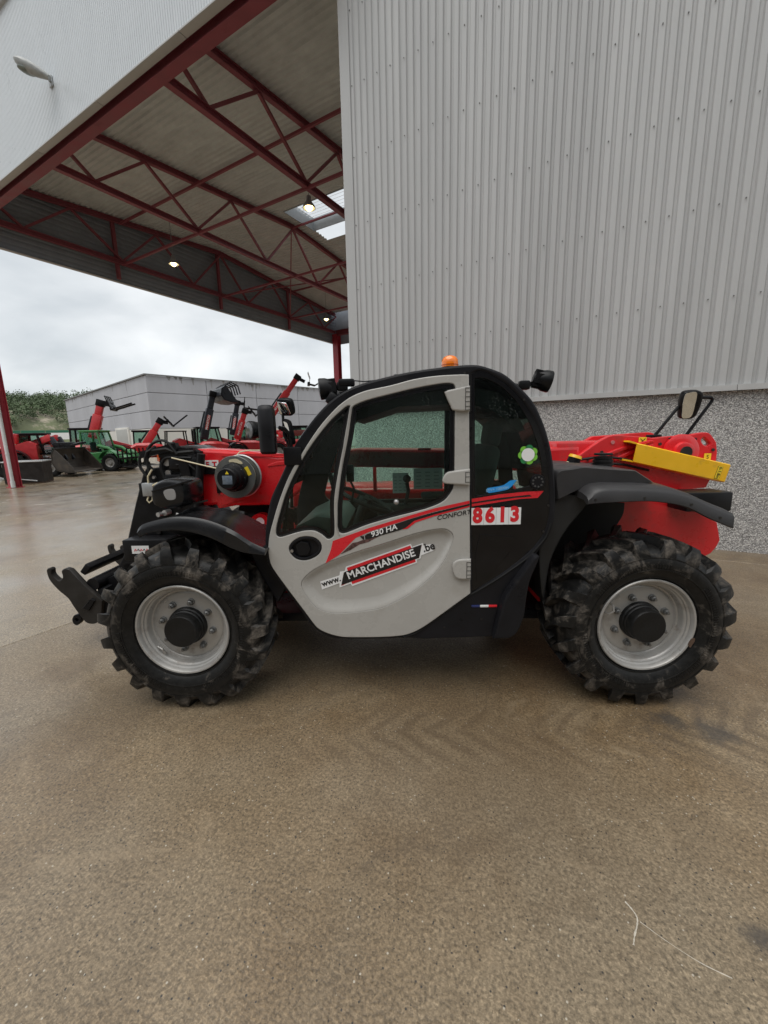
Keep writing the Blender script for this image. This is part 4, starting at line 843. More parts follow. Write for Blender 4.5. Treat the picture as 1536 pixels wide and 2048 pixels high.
ws = arc(G['cab_outer'][36][0], G['cab_outer'][36][1], G['cab_outer'][44][0], G['cab_outer'][44][1])
skin('windscreen', ws, win, YF+0.03, 0.93, 0.004, 0.02)
bw = arc(G['cab_outer'][8][0], G['cab_outer'][8][1], G['cab_outer'][13][0], G['cab_outer'][13][1])
skin('back_window', bw, winr, YF+0.03, 0.93, 0.004, 0.02)
farw = [(-0.62, 1.18), (-0.50, 1.52), (-0.36, 1.70), (-0.20, 1.80), (0.05, 1.85), (0.30, 1.86, 1), (0.30, 1.12, 1), (-0.30, 1.12), (-0.58, 1.12)]
farq = [(0.37, 1.86, 1), (0.45, 1.84), (0.56, 1.75), (0.66, 1.60), (0.70, 1.45), (0.715, 1.25, 1), (0.37, 1.20, 1)]
plate('far_cab_frame', [FR, farw, farq], 0.90, 0.04, plastic, T, 0.006)
plate('far_window_glass', [grow(farw, 0.004)], 0.915, 0.003, win, T)
plate('far_window_glass', [grow(farq, 0.004)], 0.915, 0.003, win, T)
# cab interior
intm = mat('cab_lining', (0.022, 0.022, 0.024), 0.7, var=0.2)
b = MB(); b.box((0.02, 0.50, 0.62), (1.30, 0.76, 0.05)); b.box((0.60, 0.50, 0.95), (0.05, 0.76, 0.66)); b.box((-0.63, 0.50, 0.80), (0.05, 0.76, 0.40)); b.build('cab_floor', intm, T)
b = MB(); b.loft([[(x, y, z) for x, z in ((-0.35, 1.735), (-0.05, 1.83), (0.35, 1.86), (0.50, 1.83), (0.60, 1.73), (0.66, 1.62), (0.62, 1.61), (0.54, 1.69), (0.45, 1.74), (0.33, 1.775), (-0.05, 1.765), (-0.30, 1.69))] for y in (0.16, 0.88)]); b.build('headlining', intm, T)
b = MB(); b.box((0.16, 0.50, 0.98), (0.46, 0.46, 0.13), bev=0.05, seg=3); b.box((0.12, 0.50, 0.80), (0.36, 0.40, 0.26), bev=0.02)
b.box((0.46, 0.50, 1.26), (0.12, 0.44, 0.56), Matrix.Rotation(R(12), 4, 'Y'), bev=0.05, seg=3); b.box((0.55, 0.50, 1.60), (0.09, 0.24, 0.16), Matrix.Rotation(R(8), 4, 'Y'), bev=0.035, seg=3); b.build('seat', fabric, T)
for y in (0.24, 0.76): MB().box((0.26, y, 1.17), (0.30, 0.06, 0.05), bev=0.02).build('armrest', fabric, T)
b = MB(); b.loft([[(x, y, z) for x, z in ((-0.70, 0.90), (-0.68, 1.08), (-0.55, 1.14), (-0.43, 1.12), (-0.38, 1.06), (-0.42, 0.84), (-0.50, 0.66))] for y in (0.18, 0.86)]); b.build('dashboard', dash, T, ang=50)
b = MB(); b.tube([(-0.42, 0.46, 0.78), (-0.34, 0.46, 1.02), (-0.29, 0.46, 1.16)], 0.03, 10); b.build('steering_column', intm, T)
sw = []; cS = Vector((-0.275, 0.46, 1.19)); ax = Vector((0.42, 0, 0.9)).normalized(); e1 = Vector((0, 1, 0)); e2 = ax.cross(e1)
for k in range(25):
    a = 2*math.pi*k/24; sw.append(cS+0.185*(e1*math.cos(a)+e2*math.sin(a)))
b = MB(); b.tube(sw, 0.014, 8); b.bar(cS-e1*0.18, cS+e1*0.18, 0.03, 0.014, ax); b.bar(cS, cS-e2*0.18, 0.03, 0.014, ax); b.cyl(cS-ax*0.02, cS+ax*0.015, 0.045); b.build('steering_wheel', intm, T)
b = MB(); b.tube([(-0.02, 0.80, 1.02), (0.02, 0.79, 1.20), (0.01, 0.78, 1.26)], 0.014); b.sph((0.01, 0.78, 1.29), 0.03); b.build('joystick', intm, T)
b = MB(); b.box((0.02, 0.81, 0.98), (0.46, 0.14, 0.24), bev=0.02); b.build('console', intm, T)
b = MB(); b.bar((-0.36, 0.80, 1.16), (-0.20, 0.80, 1.05), 0.05, 0.05); b.bar((-0.52, 0.82, 1.15), (-0.56, 0.82, 1.34), 0.03, 0.03); b.build('lever', intm, T)
MB().box((-0.34, 0.16, 1.395), (0.045, 0.02, 0.10), bev=0.008).build('inner_mirror', black, T)
MB().tube([(-0.345, 0.16, 1.36), (-0.32, 0.15, 1.31), (-0.335, 0.14, 1.22)], 0.007).build('mirror_stem', black, T)
for x, z, w, h in ((-0.035, 1.245, 0.12, 0.155), (0.175, 1.275, 0.22, 0.16)):
    p_ = MB().box((x, 0.905, z), (w, 0.002, h)).build('notice', paper, T)
    for k in range(5):
        for q in range(3): MB().box((x-w/2+w*(q+0.6)/3.3, 0.9035, z-h/2+h*(k+0.8)/6), (w/6, 0.001, h/22)).build('print', greyv, p_)
MB().sph((-0.075, YD+0.004, 1.237), 0.016, 12).build('knob', steel, DR)
MB().box((-0.30, 0.17, 1.765), (0.06, 0.04, 0.06), bev=0.01).build('bracket', black, T)
# ---- door graphics
pl = lambda n, k, y, m, par: plate(n, [G[k]], y, 0.0008, m, par)
pl('stripe', 'stripe_top', YD-0.0012, redv, DR); pl('stripe', 'stripe_blk', YD-0.0022, blackv, DR); pl('stripe', 'stripe_tick', YD-0.0017, redv, DR)
plate('scuff', [[(-0.402, 0.938, 1), (-0.33, 1.005, 1), (-0.30, 1.01, 1), (-0.27, 1.022, 1), (-0.17, 1.045, 1), (-0.24, 1.008, 1), (-0.29, 0.995, 1), (-0.345, 0.962, 1)]], YD-0.0012, 0.0008, mat('scuffed_vinyl', (0.09, 0.045, 0.04), 0.5, var=0.9, scale=60), DR)
tilt = math.atan2(0.95-0.785, 0.47)
text('lettering', '930 HA', -0.150, YD-0.003, 1.073, 0.044, white, DR, rot=R(17), off=0.0008, shear=0.2, sx=1.12)
text('lettering', 'T', -0.262, YD-0.003, 1.035, 0.040, greyv, DR, rot=R(17), off=0.0006, shear=0.2)
text('lettering', 'CONFORT', 0.246, YD-0.002, 1.158, 0.036, blackv, DR, rot=R(10), off=0.0003, shear=0.25, sx=1.12)
pl('sticker', 'stk_white', YD+0.0225, white, DR)
ST = plate('sticker', [G['stk_red']], YD+0.0215, 0.0008, redv, DR)
pl('sticker', 'stk_blk', YD+0.0208, blackv, DR)
text('lettering', 'MARCHANDISE', -0.172, YD+0.020, 0.866, 0.063, white, DR, rot=R(19.3), off=0.0012, sx=0.97)
text('lettering', 'www.', -0.468, YD+0.0215, 0.766, 0.052, blackv, DR, rot=R(18), off=0.0012, sx=0.95)
text('lettering', '.be', 0.108, YD+0.0215, 0.966, 0.066, blackv, DR, rot=R(17), off=0.0014, sx=0.9)
for x in (0,): 
    NB = MB().box((0.489, YF-0.0006, 1.144), (0.279, 0.0012, 0.098)).build('number_sticker', white, T)
for i, ch in enumerate('8613'): text('lettering', ch, 0.384+0.070*i, YF-0.002, 1.146+0.0015*i, 0.116, redv, NB, off=0.0058, sx=0.90)
for i in range(3): MB().box((0.419+0.070*i, YF-0.0016, 1.144), (0.0012, 0.001, 0.098)).build('card_edge', greyv, NB)
pl('stripe', 'stripe_r', YF+0.004, redv, T); pl('stripe', 'stripe_r2', YF+0.0032, blackv, T)
for i, m in enumerate((navyv, white, redv)): MB().box((0.385+0.05*i, YF-0.002, 0.603), (0.05, 0.006, 0.014), bev=0.002).build('flag_badge', m, T)
lf = plate('leaf_sticker', [[(0.436, 1.305, 1), (0.438, 1.283), (0.45, 1.277), (0.545, 1.293), (0.57, 1.31), (0.60, 1.348, 1), (0.565, 1.345), (0.545, 1.332), (0.52, 1.318), (0.445, 1.306)]], YF+0.004, 0.0008, bluev, T)
text('lettering', 'STV+ 10000H', 0.492, YF+0.003, 1.298, 0.022, mat('pale_blue', (0.3, 0.6, 0.85), 0.4), lf, rot=R(8), off=0.0002)
for x in (-0.52, -0.25): MB().bar((x, 1.36, 1.05), (x, 1.36, 1.36), 0.03, 0.03).build('guard_post', red, T)
fl = MB(); fl.cyl((0.655, YF+0.004, 1.486), (0.655, YF+0.0028, 1.486), 0.036, seg=28); fl.build('flower_sticker', white, T)
for k in range(7):
    a = 2*math.pi*k/7+0.5; x, z = 0.655+0.034*math.cos(a), 1.486+0.034*math.sin(a)
    MB().cyl((x, YF+0.005, z), (x, YF+0.0035, z), 0.021, seg=18).build('petal_sticker', (greenv, dgreenv, greenv)[k % 3] if k != 1 else dgreenv, T)
text('lettering', 'SIGMA', 0.655, YF+0.002, 1.502, 0.014, redv, T, off=0.0002) if False else None
# ---- fenders
def fender(name, tp, bt, yi, rise, m, lip=0.0, yo=-0.02):
    n = 40; P = resample_open(crom(tp, 5, False), n); Q = resample_open(crom(bt, 5, False), n); secs = []
    for p, q in zip(P, Q):
        secs.append([(q.x, yo, q.y), (q.x, yo-0.006, q.y+0.004), (p.x, yo-0.004, p.y-0.010), (p.x, yo+0.012, p.y+0.010), (p.x, yo+0.08, p.y+rise*0.7), (p.x, yo+0.20, p.y+rise), (p.x, yi, p.y+rise), (p.x, yi, p.y+rise-0.02), (p.x, yo+0.05, p.y-0.012), (q.x, yo+0.014, q.y)])
    return MB().loft(secs).build(name, m, T, ang=40)
def resample_open(pts, n):
    L = [0]
    for a, c in zip(pts, pts[1:]): L.append(L[-1]+(c-a).length)
    out = []; j = 0
    for i in range(n):
        d = L[-1]*i/(n-1)
        while j < len(pts)-2 and L[j+1] < d: j += 1
        out.append(pts[j].lerp(pts[j+1], (d-L[j])/max(1e-9, L[j+1]-L[j])))
    return out
fender('front_fender', G['ff_top'], G['ff_bot'], 0.36, -0.004, mat('fender_black', (0.010, 0.010, 0.011), 0.24, var=0.2, rvar=0.08, spec=0.45), 0)
fender('rear_fender', G['rf_top'], G['rf_bot'], 0.72, 0.035, greyplastic, 0)
# rear bonnet between cab and boom
b = MB(); hs_ = crom(G['hood_side'], 4)
secs = []
for y, k in ((0.10, 0.94), (0.115, 0.985), (0.15, 1.0), (0.45, 1.0), (0.80, 1.0)):
    ctr = Vector((1.08, 1.32)); secs.append([(ctr.x+(p.x-ctr.x)*k, y, ctr.y+(p.y-ctr.y)*k) for p in hs_])
b.loft(secs); b.build('rear_bonnet', greyplastic, T, ang=40)
b = MB(); b.cyl((1.278, 0.5, 1.37), (1.278, 0.5, 1.43), 0.055, seg=24)
for k in range(4): b.cyl((1.278, 0.5, 1.385+0.022*k), (1.278, 0.5, 1.397+0.022*k), 0.064-0.003*k, seg=24)
b.build('filler_cap', rubber, T)
b = MB(); b.cyl((1.155, 0.68, 1.37), (1.175, 0.68, 1.425), 0.042, seg=18); b.build('tank_neck', black, T)
b = MB(); b.cyl((1.176, 0.68, 1.424), (1.182, 0.68, 1.443), 0.046, 0.040, seg=18); b.build('tank_cap', yellow, T)
MB().tube([(1.10, 0.68, 1.36), (1.115, 0.66, 1.40), (1.15, 0.655, 1.385), (1.17, 0.66, 1.36)], 0.005).build('cap_cord', cable, T)
# ---- boom
BM = plate('boom', [G['boom_front']], 0.93, 0.34, red, T, 0.022)
b = MB(); b.bar((-1.40, 0.925, 1.485), (-0.30, 0.925, 1.46), 0.01, 0.02); b.build('weld_bead', red, BM)
plate('boom_rib', [[(-1.05, 1.40), (-0.98, 1.425), (-0.90, 1.43, 1), (-0.90, 1.40, 1), (-0.98, 1.395), (-1.05, 1.385)]], 0.925, 0.01, red, BM, 0.004)
plate('boom_heel', [G['boom_rear'], G['boom_rear_hole']], 0.89, 0.05, red, T, 0.006)
plate('boom_heel', [G['boom_rear2']], 1.25, 0.05, red, T, 0.006)
b = MB(); b.box((1.62, 1.09, 1.42), (0.95, 0.30, 0.22), bev=0.02); b.build('heel_box', red, T)
for pts in ([(1.42, 1.41), (1.62, 1.49), (1.80, 1.53), (1.83, 1.52), (1.62, 1.46), (1.43, 1.385)], [(1.55, 1.40), (1.70, 1.47), (1.82, 1.50), (1.83, 1.485), (1.71, 1.445), (1.56, 1.375)]):
    plate('stiffener', [pts], 0.872, 0.02, red, T, 0.006)
hp = MB(); hp.lathe([(0.13, 0.0), (0.128, -0.02), (0.115, -0.026), (0.075, -0.03), (0.07, -0.058), (0.05, -0.064), (0.0, -0.064)], 32); hp.build('pivot_boss', red, T, (2.03, 0.885, 1.44))
MB().cyl((2.03, 0.86, 1.44), (2.03, 0.812, 1.44), 0.042, seg=24).build('pivot_pin', dirtysteel, T)
for x, z in ((1.536, 1.52), (1.67, 1.51)): MB().cyl((x, 0.884, z), (x, 0.890, z), 0.014, seg=14).build('weld_plug', mat('pink_plug', (0.55, 0.18, 0.18), 0.5), T)
for x, z, w in ((1.75, 1.525, 0.055), (2.235, 1.40, 0.05)):
    s_ = MB().box((x, 0.884, z), (w, 0.003, w)).build('warning_label', yelv, T)
    if w > 0.052: 
        MB().bar((x-0.018, 0.882, z-0.018), (x+0.018, 0.882, z+0.018), 0.005, 0.002, (0, 1, 0)).build('mark', blackv, s_); MB().bar((x-0.018, 0.8815, z+0.018), (x+0.018, 0.8815, z-0.018), 0.005, 0.002, (0, 1, 0)).build('mark', blackv, s_)
    else: text('mark', 'S', x, 0.8815, z-0.002, 0.04, blackv, s_)
# boom prop (yellow channel) lying along the heel
Y = [Vector(p[:2]) for p in G['yellow']]
yb = MB(); dirx = (Y[1]-Y[0]).normalized(); upv = (Y[0]-Y[3]).normalized()
def ypt(u, o, y): p = Y[3].lerp(Y[2], u)+(Y[0].lerp(Y[1], u)-Y[3].lerp(Y[2], u))*o; return (p.x, y, p.y)
prof = [(0.0, 0.90), (0.0, 0.81), (0.05, 0.80), (0.95, 0.80), (1.0, 0.81), (1.0, 0.91), (0.965, 0.91), (0.965, 0.815), (0.93, 0.808), (0.07, 0.808), (0.035, 0.815), (0.035, 0.90)]
yb.loft([[ypt(u, o, y) for o, y in prof] for u in (0, 1)]); YP = yb.build('boom_prop', yellow, T, ang=40)
MB().bar(ypt(0, 0.06, 0.86), tuple(Vector(ypt(0, 0.06, 0.86))+Vector((-0.06, 0, 0.012))), 0.09, 0.012).build('prop_lip', yellow, YP)
MB().bar(ypt(0, 0.98, 0.86), tuple(Vector(ypt(0, 0.98, 0.86))+Vector((-0.05, 0, 0.015))), 0.09, 0.012).build('prop_lip', yellow, YP)
lp_ = Vector(ypt(0.905, 0.44, 0.798)); rl = math.atan2(dirx.y, dirx.x)
me = MB().box((0, 0, 0), (0.034, 0.002, 0.09), bev=0.0008, seg=1).mesh('prop_label', yelv); me.transform(Matrix.Translation(lp_) @ Matrix.Rotation(-rl, 4, 'Y')); PL = link('prop_label', me, YP)
me = MB().box((0, 0.001, 0), (0.037, 0.0015, 0.093)).mesh('label_edge', blackv); me.transform(Matrix.Translation(lp_) @ Matrix.Rotation(-rl, 4, 'Y')); link('label_edge', me, PL)
text('lettering', '0-1.8m', lp_.x, lp_.y-0.0015, lp_.z, 0.030, blackv, PL, rot=rl-R(90), off=0.0004)
# rear mirror on its bow
b = MB(); b.tube([(1.90, 1.0, 1.55), (1.921, 1.0, 1.58), (2.066, 1.0, 1.775), (2.10, 1.0, 1.80)], 0.012); b.tube([(2.135, 1.0, 1.55), (2.153, 1.0, 1.575), (2.30, 1.0, 1.80), (2.306, 1.0, 1.818), (2.295, 1.0, 1.832), (2.19, 1.0, 1.835)], 0.012)
b.box((1.90, 1.0, 1.555), (0.09, 0.06, 0.025), bev=0.006); b.box((2.13, 1.0, 1.555), (0.07, 0.06, 0.02), bev=0.006); b.build('mirror_bow', black, T)
mrr = plate_mesh('rear_mirror', [[(2.062, 1.87), (2.09, 1.885), (2.16, 1.885), (2.195, 1.86), (2.20, 1.78), (2.185, 1.70), (2.15, 1.675), (2.085, 1.682), (2.07, 1.72), (2.058, 1.80)]], 0.955, 0.07, 0.02)
RM = link('rear_mirror', finish(mrr, black), T)
plate('mirror_glass', [[(2.068, 1.865), (2.09, 1.876), (2.14, 1.876), (2.15, 1.80), (2.145, 1.70), (2.09, 1.69), (2.076, 1.74), (2.066, 1.80)]], 0.951, 0.003, mirrorm, RM)
def tilt_obj(o, c, rx, rz):
    M = Matrix.Translation(c) @ Matrix.Rotation(rz, 4, 'Z') @ Matrix.Rotation(rx, 4, 'X') @ Matrix.Translation(-Vector(c)); o.data.transform(M)
    for ch in o.children: ch.data.transform(M)
tilt_obj(RM, (2.13, 0.98, 1.78), R(16), R(-8))
# ---- lamps on the cab
AB = MB(); AB.lathe([(0.052, 0.0), (0.052, 0.03), (0.050, 0.045), (0.040, 0.062), (0.022, 0.071), (0.0, 0.073)], 24); me = AB.mesh('beacon', amber); me.transform(Matrix.Translation((0.272, 0.45, 2.008)) @ Matrix.Rotation(R(90), 4, 'X')); BC = link('beacon', me, T)
MB().cyl((0.272, 0.45, 1.975), (0.272, 0.45, 2.012), 0.055, seg=24).build('beacon_base', black, BC)
for z in (2.022, 2.034, 2.046): MB().cyl((0.272, 0.45, z), (0.272, 0.45, z+0.005), 0.0535-(z-2.022)*0.25, seg=24).build('beacon_rib', mat('amber_dark', (0.55, 0.09, 0.005), 0.2), BC)
def worklight(p, aim, m0):
    o = MB(); a = Vector(aim).normalized(); p = Vector(p)
    prof = [(0.0, -0.075), (0.028, -0.072), (0.045, -0.05), (0.058, -0.01), (0.060, 0.02), (0.057, 0.026), (0.052, 0.027), (0.0, 0.022)]
    o.lathe(prof, 24); me = o.mesh('work_lamp', black); q = a.to_track_quat('Y', 'Z').to_matrix().to_4x4(); me.transform(Matrix.Translation(p) @ q); w = link('work_lamp', me, T)
    g_ = MB(); g_.lathe([(0.051, 0.0275), (0.03, 0.031), (0.0, 0.032)], 24); me = g_.mesh('lens', lens); me.transform(Matrix.Translation(p) @ q); link('lens', me, w)
    f_ = MB()
    for k in range(7): 
        u = -0.045+0.015*k; rr = math.sqrt(max(0.0, 0.052**2-u*u))
        f_.box((u, -0.04, 0), (0.004, 0.055, 2*rr))
    me = f_.mesh('cooling_fin', black); me.transform(Matrix.Translation(p) @ q); link('cooling_fin', me, w)
    b = MB(); b.bar(p, m0, 0.03, 0.022); b.box(m0, (0.06, 0.05, 0.05), bev=0.01); b.build('lamp_bracket', black, w); return w
worklight((-0.475, 0.2, 1.875), (-0.93, -0.15, -0.10), (-0.37, 0.2, 1.885)); worklight((0.775, 0.2, 1.888), (0.93, -0.1, -0.25), (0.655, 0.2, 1.868))
worklight((-0.475, 0.80, 1.88), (-0.93, 0.15, -0.12), (-0.39, 0.80, 1.88)); worklight((0.76, 0.80, 1.89), (0.93, 0.1, -0.2), (0.655, 0.80, 1.87))
b = MB(); b.tube([(-0.40, 0.2, 1.90), (-0.33, 0.21, 1.92), (-0.25, 0.22, 1.912), (-0.15, 0.22, 1.918), (-0.06, 0.24, 1.935)], 0.004, 6); b.tube([(-0.44, 0.2, 1.83), (-0.41, 0.18, 1.80), (-0.43, 0.14, 1.78)], 0.02, 6); b.box((-0.42, 0.16, 1.81), (0.07, 0.05, 0.07), Matrix.Rotation(R(35), 4, 'Y'), bev=0.015); b.box((-0.345, 0.2, 1.905), (0.09, 0.06, 0.04), bev=0.01); b.build('lamp_wiring', black, T)
b = MB(); b.box((0.02, 0.35, 1.952), (0.20, 0.03, 0.025), bev=0.01); b.build('roof_rail', black, T)
# ---- mirrors at the front pillar
m1 = MB(); m1.loft([[( -0.755+dx_*s, 0.0+dy_*s2, z) for dx_, dy_ in ((-0.041, -0.03), (-0.02, -0.05), (0.02, -0.05), (0.041, -0.03), (0.041, 0.02), (0.03, 0.03), (-0.03, 0.03), (-0.041, 0.02))] for z, s, s2 in ((1.522, 0.8, 0.6), (1.535, 0.97, 0.95), (1.65, 1.0, 1.0), (1.75, 0.98, 0.95), (1.772, 0.85, 0.7), (1.778, 0.6, 0.4))])
M1 = m1.build('side_mirror', plastic, T, ang=45); MB().box((-0.755, 0.034, 1.65), (0.066, 0.006, 0.20), bev=0.002).build('mirror_glass', mirrorm, M1)
M2 = plate('side_mirror', [[(-0.722, 1.81), (-0.71, 1.82), (-0.65, 1.816), (-0.635, 1.80), (-0.637, 1.74), (-0.655, 1.724), (-0.712, 1.728), (-0.723, 1.745)]], 0.10, 0.04, black, T, 0.008)
me = plate_mesh('mirror_glass', [[(-0.715, 1.805), (-0.70, 1.812), (-0.655, 1.808), (-0.644, 1.795), (-0.645, 1.745), (-0.66, 1.733), (-0.708, 1.736), (-0.716, 1.75)]], 0.0965, 0.003); link('mirror_glass', finish(me, mirrorm), M2)
M3 = plate('side_mirror', [[(-0.706, 1.70), (-0.69, 1.71), (-0.655, 1.69), (-0.65, 1.58), (-0.66, 1.565), (-0.69, 1.57), (-0.70, 1.60)]], 0.12, 0.03, black, T, 0.006)
me = plate_mesh('mirror_glass', [[(-0.70, 1.695), (-0.69, 1.70), (-0.66, 1.685), (-0.657, 1.59), (-0.665, 1.575), (-0.688, 1.58), (-0.695, 1.61)]], 0.1165, 0.003); link('mirror_glass', finish(me, mirrorm), M3)
tilt_obj(M2, (-0.68, 0.11, 1.77), R(20), R(-14)); tilt_obj(M3, (-0.68, 0.13, 1.64), R(10), R(-30))
b = MB(); b.tube([(-0.70, 0.03, 1.66), (-0.68, 0.06, 1.655), (-0.665, 0.08, 1.63), (-0.66, 0.09, 1.58), (-0.655, 0.09, 1.53)], 0.011); b.tube([(-0.70, 0.12, 1.74), (-0.70, 0.12, 1.62), (-0.67, 0.11, 1.55)], 0.008); b.box((-0.645, 0.09, 1.505), (0.10, 0.07, 0.10), bev=0.008); b.box((-0.585, 0.10, 1.52), (0.08, 0.05, 0.06), bev=0.008); b.bar((-0.63, 0.09, 1.47), (-0.60, 0.10, 1.40), 0.04, 0.03); b.build('mirror_arm', black, T)
worklight((-1.02, 0.55, 1.66), (-0.6, -0.6, 0), (-0.93, 0.55, 1.64))
b = MB(); b.tube([(-0.67, 0.11, 1.44), (-0.70, 0.13, 1.35), (-0.715, 0.15, 1.25), (-0.74, 0.16, 1.12), (-0.76, 0.18, 0.98)], 0.014, 6); b.tube([(-0.65, 0.13, 1.42), (-0.685, 0.15, 1.32), (-0.695, 0.17, 1.20)], 0.010, 6); b.build('hose', rubber, T)
# ---- boom head, carriage and cable reel
HD = plate('boom_head', [G['head']], 0.88, 0.44, black, T, 0.01)
for x, z, r_ in ((-1.80, 1.44, 0.028), (-1.80, 1.36, 0.022), (-1.74, 1.52, 0.02), (-1.93, 0.90, 0.018), (-1.70, 1.20, 0.012), (-1.98, 0.66, 0.02)): MB().cyl((x, 0.885, z), (x, 0.862, z), r_, seg=18).build('pin', steel if r_ > 0.02 else dirtysteel, HD)
b = MB(); b.box((-1.66, 0.87, 1.43), (0.24, 0.05, 0.09), bev=0.012); b.bar((-1.85, 0.87, 1.50), (-1.58, 0.87, 1.52), 0.04, 0.05); b.box((-1.60, 0.87, 1.30), (0.06, 0.04, 0.40), bev=0.01); b.build('head_bracket', black, HD)
b = MB(); b.tube([(-1.95, 0.86, 1.47), (-1.88, 0.84, 1.53), (-1.78, 0.84, 1.54), (-1.70, 0.85, 1.51), (-1.58, 0.86, 1.52)], 0.014, 6); b.tube([(-1.86, 0.85, 1.56), (-1.92, 0.83, 1.52), (-1.95, 0.84, 1.45), (-1.90, 0.85, 1.38)], 0.012, 6); b.tube([(-1.72, 0.85, 1.42), (-1.62, 0.84, 1.42), (-1.56, 0.85, 1.36), (-1.55, 0.85, 1.22)], 0.010, 6); b.build('hydraulic_hose', rubber, HD)
b = MB()
for q in ([(-1.70, 0.84, 1.50), (-1.78, 0.80, 1.60), (-1.88, 0.80, 1.58), (-1.93, 0.82, 1.50), (-1.92, 0.84, 1.30), (-1.86, 0.86, 1.12)], [(-1.60, 0.85, 1.47), (-1.70, 0.82, 1.475), (-1.80, 0.82, 1.47), (-1.84, 0.84, 1.40), (-1.80, 0.85, 1.25), (-1.78, 0.86, 1.10)], [(-1.56, 0.86, 1.33), (-1.64, 0.82, 1.36), (-1.72, 0.82, 1.33), (-1.76, 0.84, 1.22), (-1.74, 0.86, 1.08)], [(-1.90, 0.85, 1.54), (-1.98, 0.84, 1.50), (-2.0, 0.85, 1.42), (-1.96, 0.86, 1.34)]):
    b.tube([(p.x, y_, p.y) for p, y_ in zip(crom([(a_[0], a_[2]) for a_ in q], 4, False), [q[0][1]]*60)], 0.011, 6)
b.build('hydraulic_hose', rubber, HD)
b = MB(); b.bar((-1.66, 0.86, 1.46), (-1.60, 0.86, 1.00), 0.07, 0.07); b.cyl((-1.60, 0.84, 1.02), (-1.52, 0.84, 1.50), 0.03, seg=12); b.box((-1.75, 0.85, 1.30), (0.12, 0.04, 0.10), bev=0.01); b.box((-1.82, 0.85, 1.18), (0.16, 0.03, 0.07), bev=0.008); b.bar((-1.98, 0.86, 1.50), (-1.70, 0.86, 1.56), 0.05, 0.05); b.build('head_linkage', black, HD)
for x, z in ((-1.66, 1.40), (-1.73, 1.28), (-1.90, 1.33), (-1.61, 1.20), (-1.86, 1.24), (-2.03, 0.74)): MB().cyl((x, 0.86, z), (x, 0.835, z), 0.011, seg=8).build('bolt', steel, HD)
b = MB(); b.box((-1.945, 0.84, 1.24), (0.085, 0.05, 0.10), bev=0.006); EB = b.build('junction_box', galv, HD); MB().box((-1.995, 0.84, 1.245), (0.03, 0.045, 0.09), bev=0.004).build('box_socket', rubber, EB)
b = MB(); b.tube([(-1.94, 0.83, 1.29), (-1.93, 0.82, 1.34), (-1.90, 0.83, 1.39)], 0.007, 6); b.tube([(-1.95, 0.83, 1.19), (-1.96, 0.82, 1.16), (-1.945, 0.82, 1.14), (-1.925, 0.83, 1.16), (-1.92, 0.83, 1.19)], 0.006, 6); b.tube([(-1.90, 0.82, 1.27), (-1.86, 0.81, 1.29), (-1.84, 0.82, 1.26)], 0.009, 6); b.build('box_cable', cable, EB)
for x, z in ((-1.86, 1.05), (-1.90, 0.965)):
    b = MB(); b.cyl((x, 0.87, z), (x-0.02, 0.80, z), 0.018, seg=12); b.cyl((x+0.035, 0.87, z+0.01), (x+0.02, 0.82, z+0.01), 0.022, seg=12); b.build('coupling', steel, HD)
me = MB().box((0, 0, 0), (0.045, 0.004, 0.075), Matrix.Rotation(R(20), 4, 'Y')).mesh('tag', white); link('tag', me, HD, (-1.76, 0.86, 1.01))
PT = MB().box((-1.985, 0.70, 0.806), (0.13, 0.003, 0.06)).build('plate_sticker', white, T)
MB().box((-1.95, 0.78, 0.80), (0.34, 0.16, 0.16), bev=0.01).build('plate_bracket', black, T)
text('lettering', '8613', -1.985, 0.698, 0.806, 0.040, redv, PT, off=0.0003) if False else None
for i, m in enumerate((redv, blackv, redv, blackv, redv)): MB().tube([(-2.03+0.022*i, 0.698, 0.795+0.006*(i % 2)), (-2.022+0.022*i, 0.698, 0.812), (-2.014+0.022*i, 0.698, 0.798)], 0.003, 5).build('scribble', m, PT)
HK = plate('carriage_hook', [G['hookA']], 0.77, 0.05, dirtysteel, T, 0.006)
plate('carriage_hook', [[(p[0], p[1]) for p in G['hookA']]], 1.46, 0.05, dirtysteel, T, 0.006)
for y in (0.775, 1.465): 
    lgm = plate_mesh('carriage_lug', [G['hookA_lug'], [(-2.640, 0.222), (-2.627, 0.232), (-2.612, 0.222), (-2.614, 0.206), (-2.630, 0.200)]], y, 0.04, 0.004); link('carriage_lug', finish(lgm, black), T)
b = MB(); b.cyl((-2.47, 0.80, 0.50), (-2.47, 1.48, 0.50), 0.05, seg=16); b.box((-2.42, 1.14, 0.34), (0.06, 0.66, 0.24), bev=0.01); b.box((-2.52, 1.14, 0.62), (0.05, 0.66, 0.09), Matrix.Rotation(R(40), 4, 'Y'), bev=0.01); b.build('carriage_beam', black, T)
b = MB(); b.bar((-2.50, 0.98, 0.40), (-2.16, 0.98, 0.57), 0.14, 0.13, bev=0.01); b.bar((-2.40, 1.3, 0.38), (-2.0, 1.3, 0.36), 0.10, 0.14); b.cyl((-2.22, 0.88, 0.61), (-2.22, 1.3, 0.61), 0.035); b.build('tilt_link', black, T)
plate('carriage_gusset', [[(-2.55, 0.32, 1), (-2.47, 0.40, 1), (-2.44, 0.385, 1), (-2.50, 0.30, 1)]], 0.755, 0.02, black, T, 0.004)
